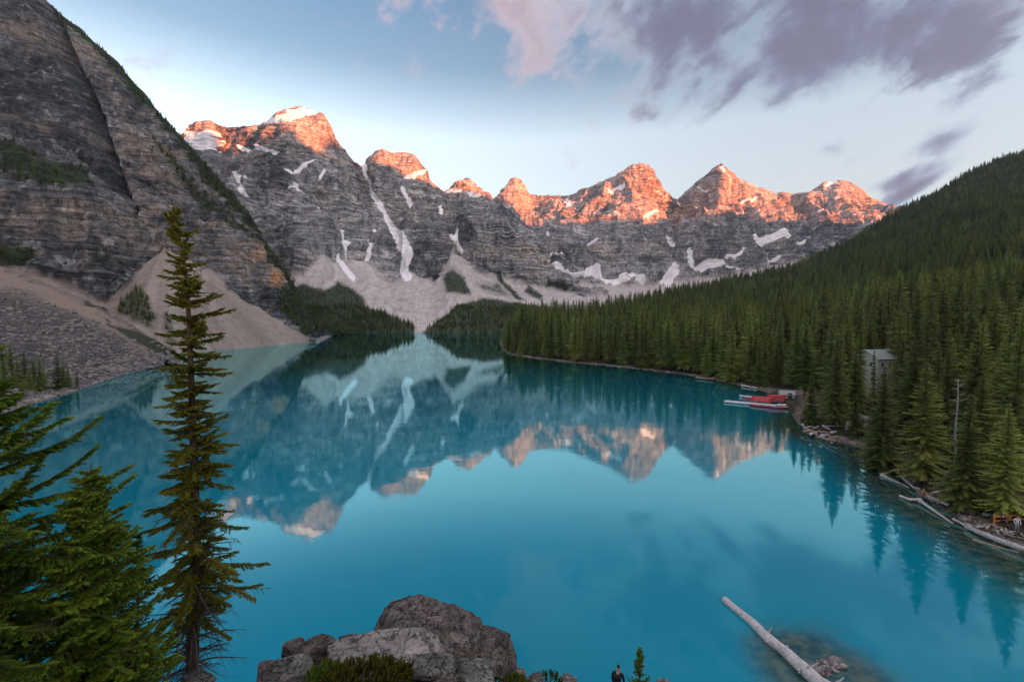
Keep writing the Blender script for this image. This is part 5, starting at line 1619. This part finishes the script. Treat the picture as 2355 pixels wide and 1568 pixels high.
gable_house('cabin', (c1[0], c1[1], c1[2]-.5), 0.25, 7.5, 6.5, max(t1[2]-c1[2]-1.3, 4.2), 2.0, (M_wall, M_roof, M_white, M_dark), 'pale stucco cabin half hidden in the wood above the log jam', 'cabin', .5,
            [(x, max(t1[2]-c1[2]-1.3, 4.2)-zq, .9, 1.2, 0) for x in (-2.4, 0.1, 2.4) for zq in (1.6, 4.4)]+[(x, max(t1[2]-c1[2]-1.3, 4.2)-1.6, .9, 1.2, 1) for x in (-1.5, 1.5)], 0.0)
c1 = ground_at(2166, 820, 140); t1 = W(2166, 766, 140)
gable_house('cabin', (c1[0], c1[1], c1[2]-.5), -0.2, 13, 8, max(t1[2]-c1[2]-1.5, 5.0), 2.4, (M_wallg, M_roofg, M_white, M_dark), 'larger grey cabin high in the wood behind the slim tall spruce', 'cabin', .5,
            [(x, z, 1.2, 1.3, 0) for x in (-4.8, -2.4, 2.4, 4.8) for z in (1.7, 4.3)], 0.0)
# grey snag and pale rubble
c1 = ground_at(2200, 930, 60); t1 = W(2202, 868, 60)
sn = empty('dead_snag', (c1[0], c1[1], c1[2]-.2), 'bare grey dead snag with a cross branch between two spruces', 'dead tree')
Hs = t1[2]-c1[2]
M_snag = mat_simple('grey_snag_wood', (0.14, 0.145, 0.14), (0.30, 0.31, 0.30), 7, bump=.4)
b_, st_ = log_mesh([(0, 0, 0), (.1, 0, Hs*.5), (.05, 0, Hs)], .17, .07, 200, 8, 0)
obj('trunk', mesh_from('trunk', *b_, True), M_snag, sn)
for k, (z, l, a) in enumerate([(.78, 1.3, .1), (.78, 1.3, 3.2), (.93, .9, .5), (.9, 1.2, 3.6), (.97, .6, 2.2), (.55, .6, .3), (.65, .7, 3.0), (.84, 1.0, 5.3)]):
    o_ = np.array((.08, 0, z*Hs)); d_ = np.array((math.cos(a), math.sin(a)*.5, .12))
    obj('branch', mesh_from('branch', *tube(np.stack([o_, o_+d_*l*.5, o_+d_*l+np.array((0, 0, .1))]), [.07, .05, .03], 5), True), M_snag, sn)
rk = np.random.default_rng(31)
for k in range(9):
    g = ground_at(rk.uniform(1950, 1998), 950, rk.uniform(86, 96))
    rock('boulder', g+np.array((0, 0, .4)), (rk.uniform(.5, 1.3), .8, rk.uniform(.5, 1.2)), (0, 0, rk.uniform(0, 90)), 300+k, M_stone, 'pale boulder in the rubble behind the log jam under the dark spruces', 'pale rubble behind the log jam', 3, 10)
for k in range(7):
    g = ground_at(rk.uniform(2180, 2230), 860, rk.uniform(84, 90))
    rock('boulder', g+np.array((0, 0, .8)), (rk.uniform(.7, 1.6), 1.0, rk.uniform(.6, 1.3)), (0, 0, rk.uniform(0, 90)), 320+k, M_stone, 'pale boulder on the slope just above the grey snag', 'pale boulders above the grey snag', 3, 10)

# rail fence at the right edge
f0 = G(2288, 1205, .6); f1 = G(2400, 1196, .6)
fe = empty('rail_fence', (*f0[:2], .4), 'orange brown wooden rail fence behind the driftwood at the right edge', 'fence')
dv = (f1-f0); Lf = np.linalg.norm(dv[:2]); ang = math.atan2(dv[1], dv[0]); fe.rotation_euler = (0, 0, ang)
for z in (.55, 1.0):
    bm_obj('rail', box(Lf, .09, .13, .02), M_orange, fe, (Lf/2, 0, z))
for k in range(5):
    bm_obj('post', box(.14, .14, 1.5, .02), M_orange, fe, (Lf*k/4, .1, .45))


# ------------------------------------------------------------------ people
def person(name, foot, height, pose, rz, cols, label, backpack=False, hat=None):
    """one skinned body; pose gives joints in units of height; cols: skin, top, legs, hair"""
    skin, top, legs, hair = cols
    e_ = empty(name, foot, label, 'person', None, rz)
    J = dict(pose)
    names = list(J); idx = {n: i for i, n in enumerate(names)}
    E = [('pelvis', 'belly'), ('belly', 'chest'), ('chest', 'neck'), ('neck', 'head'), ('head', 'crown'),
         ('pelvis', 'hipL'), ('hipL', 'kneeL'), ('kneeL', 'ankL'), ('ankL', 'toeL'), ('pelvis', 'hipR'), ('hipR', 'kneeR'), ('kneeR', 'ankR'), ('ankR', 'toeR'),
         ('chest', 'shL'), ('shL', 'elL'), ('elL', 'haL'), ('haL', 'fiL'), ('chest', 'shR'), ('shR', 'elR'), ('elR', 'haR'), ('haR', 'fiR')]
    RD = dict(pelvis=.082, belly=.075, chest=.088, neck=.034, head=.058, crown=.042, hip=.058, knee=.036, ank=.024, toe=.018, sh=.045, el=.027, ha=.02, fi=.016)
    me = bpy.data.meshes.new('body')
    me.from_pydata([tuple(np.array(J[n])*height) for n in names], [(idx[a], idx[b]) for a, b in E], [])
    o = bpy.data.objects.new('body', me); COL.objects.link(o)
    sk = o.modifiers.new('skin', 'SKIN'); sk.use_smooth_shade = True
    for n in names:
        k = n[:-1] if n[-1] in 'LR' and n[:-1] in RD else n
        v = me.skin_vertices[0].data[idx[n]]; v.radius = (RD[k]*height, RD[k]*height*(.72 if k in ('chest', 'pelvis', 'belly') else 1)); v.use_root = (n == 'pelvis')
    ss = o.modifiers.new('sub', 'SUBSURF'); ss.levels = 1; ss.render_levels = 1
    dg = bpy.context.evaluated_depsgraph_get(); m2 = bpy.data.meshes.new_from_object(o.evaluated_get(dg))
    bpy.data.objects.remove(o)
    m2.name = 'body'; m2.materials.clear()
    for m_ in (skin, top, legs):
        m2.materials.append(m_)
    P = {n: np.array(J[n])*height for n in names}
    def dseg(p, a, b):
        ab = b-a; t = np.clip(np.dot(p-a, ab)/np.dot(ab, ab), 0, 1); return np.linalg.norm(p-a-ab*t)
    leg = [('pelvis', 'hipL'), ('hipL', 'kneeL'), ('kneeL', 'ankL'), ('ankL', 'toeL'), ('hipR', 'kneeR'), ('kneeR', 'ankR'), ('ankR', 'toeR'), ('pelvis', 'hipR')]
    tops = [('belly', 'chest'), ('chest', 'shL'), ('chest', 'shR'), ('shL', 'elL'), ('elL', 'haL'), ('shR', 'elR'), ('elR', 'haR')]
    skn = [('neck', 'head'), ('head', 'crown'), ('haL', 'fiL'), ('haR', 'fiR')]
    for p in m2.polygons:
        c = np.array(p.center); p.use_smooth = True
        dl = min(dseg(c, P[a], P[b]) for a, b in leg); dt = min(dseg(c, P[a], P[b]) for a, b in tops); dn_ = min(dseg(c, P[a], P[b]) for a, b in skn)
        p.material_index = [1, 2, 0][int(np.argmin([dt, dl, dn_]))]
    bo = bpy.data.objects.new('body', m2); COL.objects.link(bo); bo.parent = e_
    hd = P['head']; cr = P['crown']
    v, f = rock_mesh(5, 2, 60, .0)
    v = v*np.array((.056, .060, .060))*height/.95 + (hd*.35+cr*.65)+np.array((0, -.012, .012))*height
    obj('hat' if hat else 'hair', mesh_from('hair', v, f, True), hat or hair, e_)
    if backpack:
        bp = P['chest']*.55+P['belly']*.45+np.array((0, -.105*height, 0))
        bm = box(.19*height, .13*height, .29*height, .035*height)
        bm_obj('backpack', bm, M_black, e_, tuple(bp))
    return e_


M_skin = flat('skin', (0.45, 0.27, 0.20), .6, wear=.05)
M_black = flat('black_cloth', (0.012, 0.012, 0.018), .85, wear=.1)
M_navy = flat('navy_cloth', (0.020, 0.030, 0.09), .85, wear=.1)
M_yel = flat('yellow_jacket', (0.50, 0.27, 0.02), .7, wear=.15)
M_maroon = flat('maroon_trousers', (0.09, 0.02, 0.02), .8, wear=.1)
M_greyc = flat('grey_cloth', (0.30, 0.30, 0.33), .8, wear=.1)
M_whitec = flat('white_cloth', (0.62, 0.64, 0.70), .8, wear=.1)
M_hair = flat('dark_hair', (0.012, 0.010, 0.009), .7, wear=.1)
STAND = dict(pelvis=(0, 0, .52), belly=(0, .005, .60), chest=(0, .01, .745), neck=(0, .02, .845), head=(0, .035, .905), crown=(0, .035, .965),
             hipL=(-.055, 0, .49), kneeL=(-.06, .015, .275), ankL=(-.062, -.01, .045), toeL=(-.07, .08, .018), hipR=(.055, 0, .49), kneeR=(.06, .02, .275), ankR=(.065, 0, .045), toeR=(.075, .09, .018),
             shL=(-.115, .01, .795), elL=(-.145, -.005, .63), haL=(-.135, .06, .49), fiL=(-.13, .075, .44), shR=(.115, .01, .795), elR=(.15, .0, .63), haR=(.13, .08, .50), fiR=(.12, .10, .45))
SIT = dict(pelvis=(0, 0, .09), belly=(0, .01, .17), chest=(0, .05, .31), neck=(0, .075, .41), head=(0, .10, .465), crown=(0, .105, .525),
           hipL=(-.055, .02, .085), kneeL=(-.09, .22, .17), ankL=(-.09, .31, -.03), toeL=(-.10, .39, -.055), hipR=(.055, .02, .085), kneeR=(.09, .22, .16), ankR=(.08, .33, -.03), toeR=(.09, .41, -.055),
           shL=(-.115, .05, .36), elL=(-.14, .14, .24), haL=(-.07, .24, .21), fiL=(-.05, .28, .20), shR=(.115, .05, .36), elR=(.14, .14, .24), haR=(.07, .24, .22), fiR=(.05, .28, .21))
hz = W(1423, 1529, 19.0); gy = float(pile_z(hz[0], 19.0)[0]); hh = 1.76
foot_z = hz[2]-hh
rock('boulder', (hz[0], 19.0, foot_z-.42), (.7, .6, .42), (0, 0, 20), 410, M_rockgrey, 'flat topped grey rock under the hiker', None, 3, 9)
person('person', (hz[0]-.04, 19.0, foot_z), hh, STAND, R(-28), (M_skin, M_black, M_navy, M_hair), 'hiker in dark clothing with a black backpack standing at the bottom edge', True)
py = G(2122, 1143, .45)
person('person', (py[0], py[1], .62), 1.72, SIT, R(-200), (M_skin, M_yel, M_maroon, M_hair), 'person in a yellow jacket and grey cap sitting on the drift logs', False, M_greyc)
p2 = G(2318, 1214, .4)
person('person', (p2[0], p2[1]+.6, .75), 1.72, SIT, R(150), (M_skin, M_navy, M_black, M_hair), 'person in navy clothes sitting on the driftwood below the rail fence')
p3 = G(2350, 1226, .4)
person('person', (p3[0], p3[1]+.5, .35), 1.68, STAND, R(160), (M_skin, M_whitec, M_greyc, M_hair), 'person in white standing by the driftwood at the right edge')
p4 = G(1846, 986, .4)
person('person', (p4[0], p4[1], .75), 1.7, SIT, R(120), (M_skin, M_whitec, M_navy, M_hair), 'person in a pale top sitting at the lake end of the log jam')

# ------------------------------------------------------------------ low shrub on the outcrop
def shrub(name, cx_, cy_, D, w, h, seed, label, n=260, mat=None):
    r = np.random.default_rng(seed); c = W(cx_, cy_, D)
    k = w/1046*D/2; hh_ = h/1046*D
    a = r.uniform(0, 6.28, n); q = r.random(n)**.5
    top = hh_*(1-q**2)*r.uniform(.55, 1.0, n)
    org = np.stack([np.cos(a)*q*k*.85, np.sin(a)*q*.5, top*.55-hh_*.4], 1)
    d = np.stack([np.cos(a)*.5*q+r.normal(0, .35, n), np.sin(a)*.5*q+r.normal(0, .35, n), np.ones(n)*.8], 1)
    d, s, u = frames(d, (0.1, 1, 0)); tv, tf, ts = twig_template(seed, 9, 4)
    e_ = empty(name, c, label, 'shrub')
    V, F, SH = stamp(tv, tf, ts, org, d, s, u, r.uniform(.10, .22, n)*1.1, np.full(n, .055), r.uniform(-.2, .3, n))
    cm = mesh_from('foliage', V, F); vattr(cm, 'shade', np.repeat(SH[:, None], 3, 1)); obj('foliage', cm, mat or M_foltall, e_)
    st = [tube(np.stack([(0, 0, -hh_), o*.6, o]), [.012, .008, .004], 4, False) for o in org[::10]]
    obj('stems', mesh_from('stems', *join(st), True), M_deadwood, e_)
    return e_


shrub('low_shrub', 845, 1556, 7.9, 250, 54, 1001, 'yellow green low juniper shrub in front of the pale slab', 420)
shrub('low_shrub', 742, 1568, 7.9, 110, 40, 1002, 'darker brownish green shrub at the lower left of the pale slab', 160, M_folnear)
shrub('low_shrub', 1170, 1568, 12.5, 120, 50, 1003, 'small green shrub right of the outcrop at the bottom edge', 150, M_folnear)
shrub('low_shrub', 1262, 1562, 16, 70, 34, 1004, 'tiny dark green shrub between the stones left of the hiker', 90, M_folnear)


# ------------------------------------------------------------------ thin morning air over the valley
bmh = box(6900, 6950, 1090)
hz_ = bpy.data.meshes.new('haze'); bmh.to_mesh(hz_); bmh.free()
mh, nh = new_mat('valley_haze')
ov = nh.new('ShaderNodeOutputMaterial')
mh.node_tree.links.new(nh.new('ShaderNodeVolumePrincipled', {'Color': (0.70, 0.86, 1.0, 1), 'Density': 0.00004, 'Anisotropy': 0.0}).outputs[0], ov.inputs['Volume'])
ho = obj('haze', hz_, mh, kind='stuff'); ho.location = (1950, -225, 465)
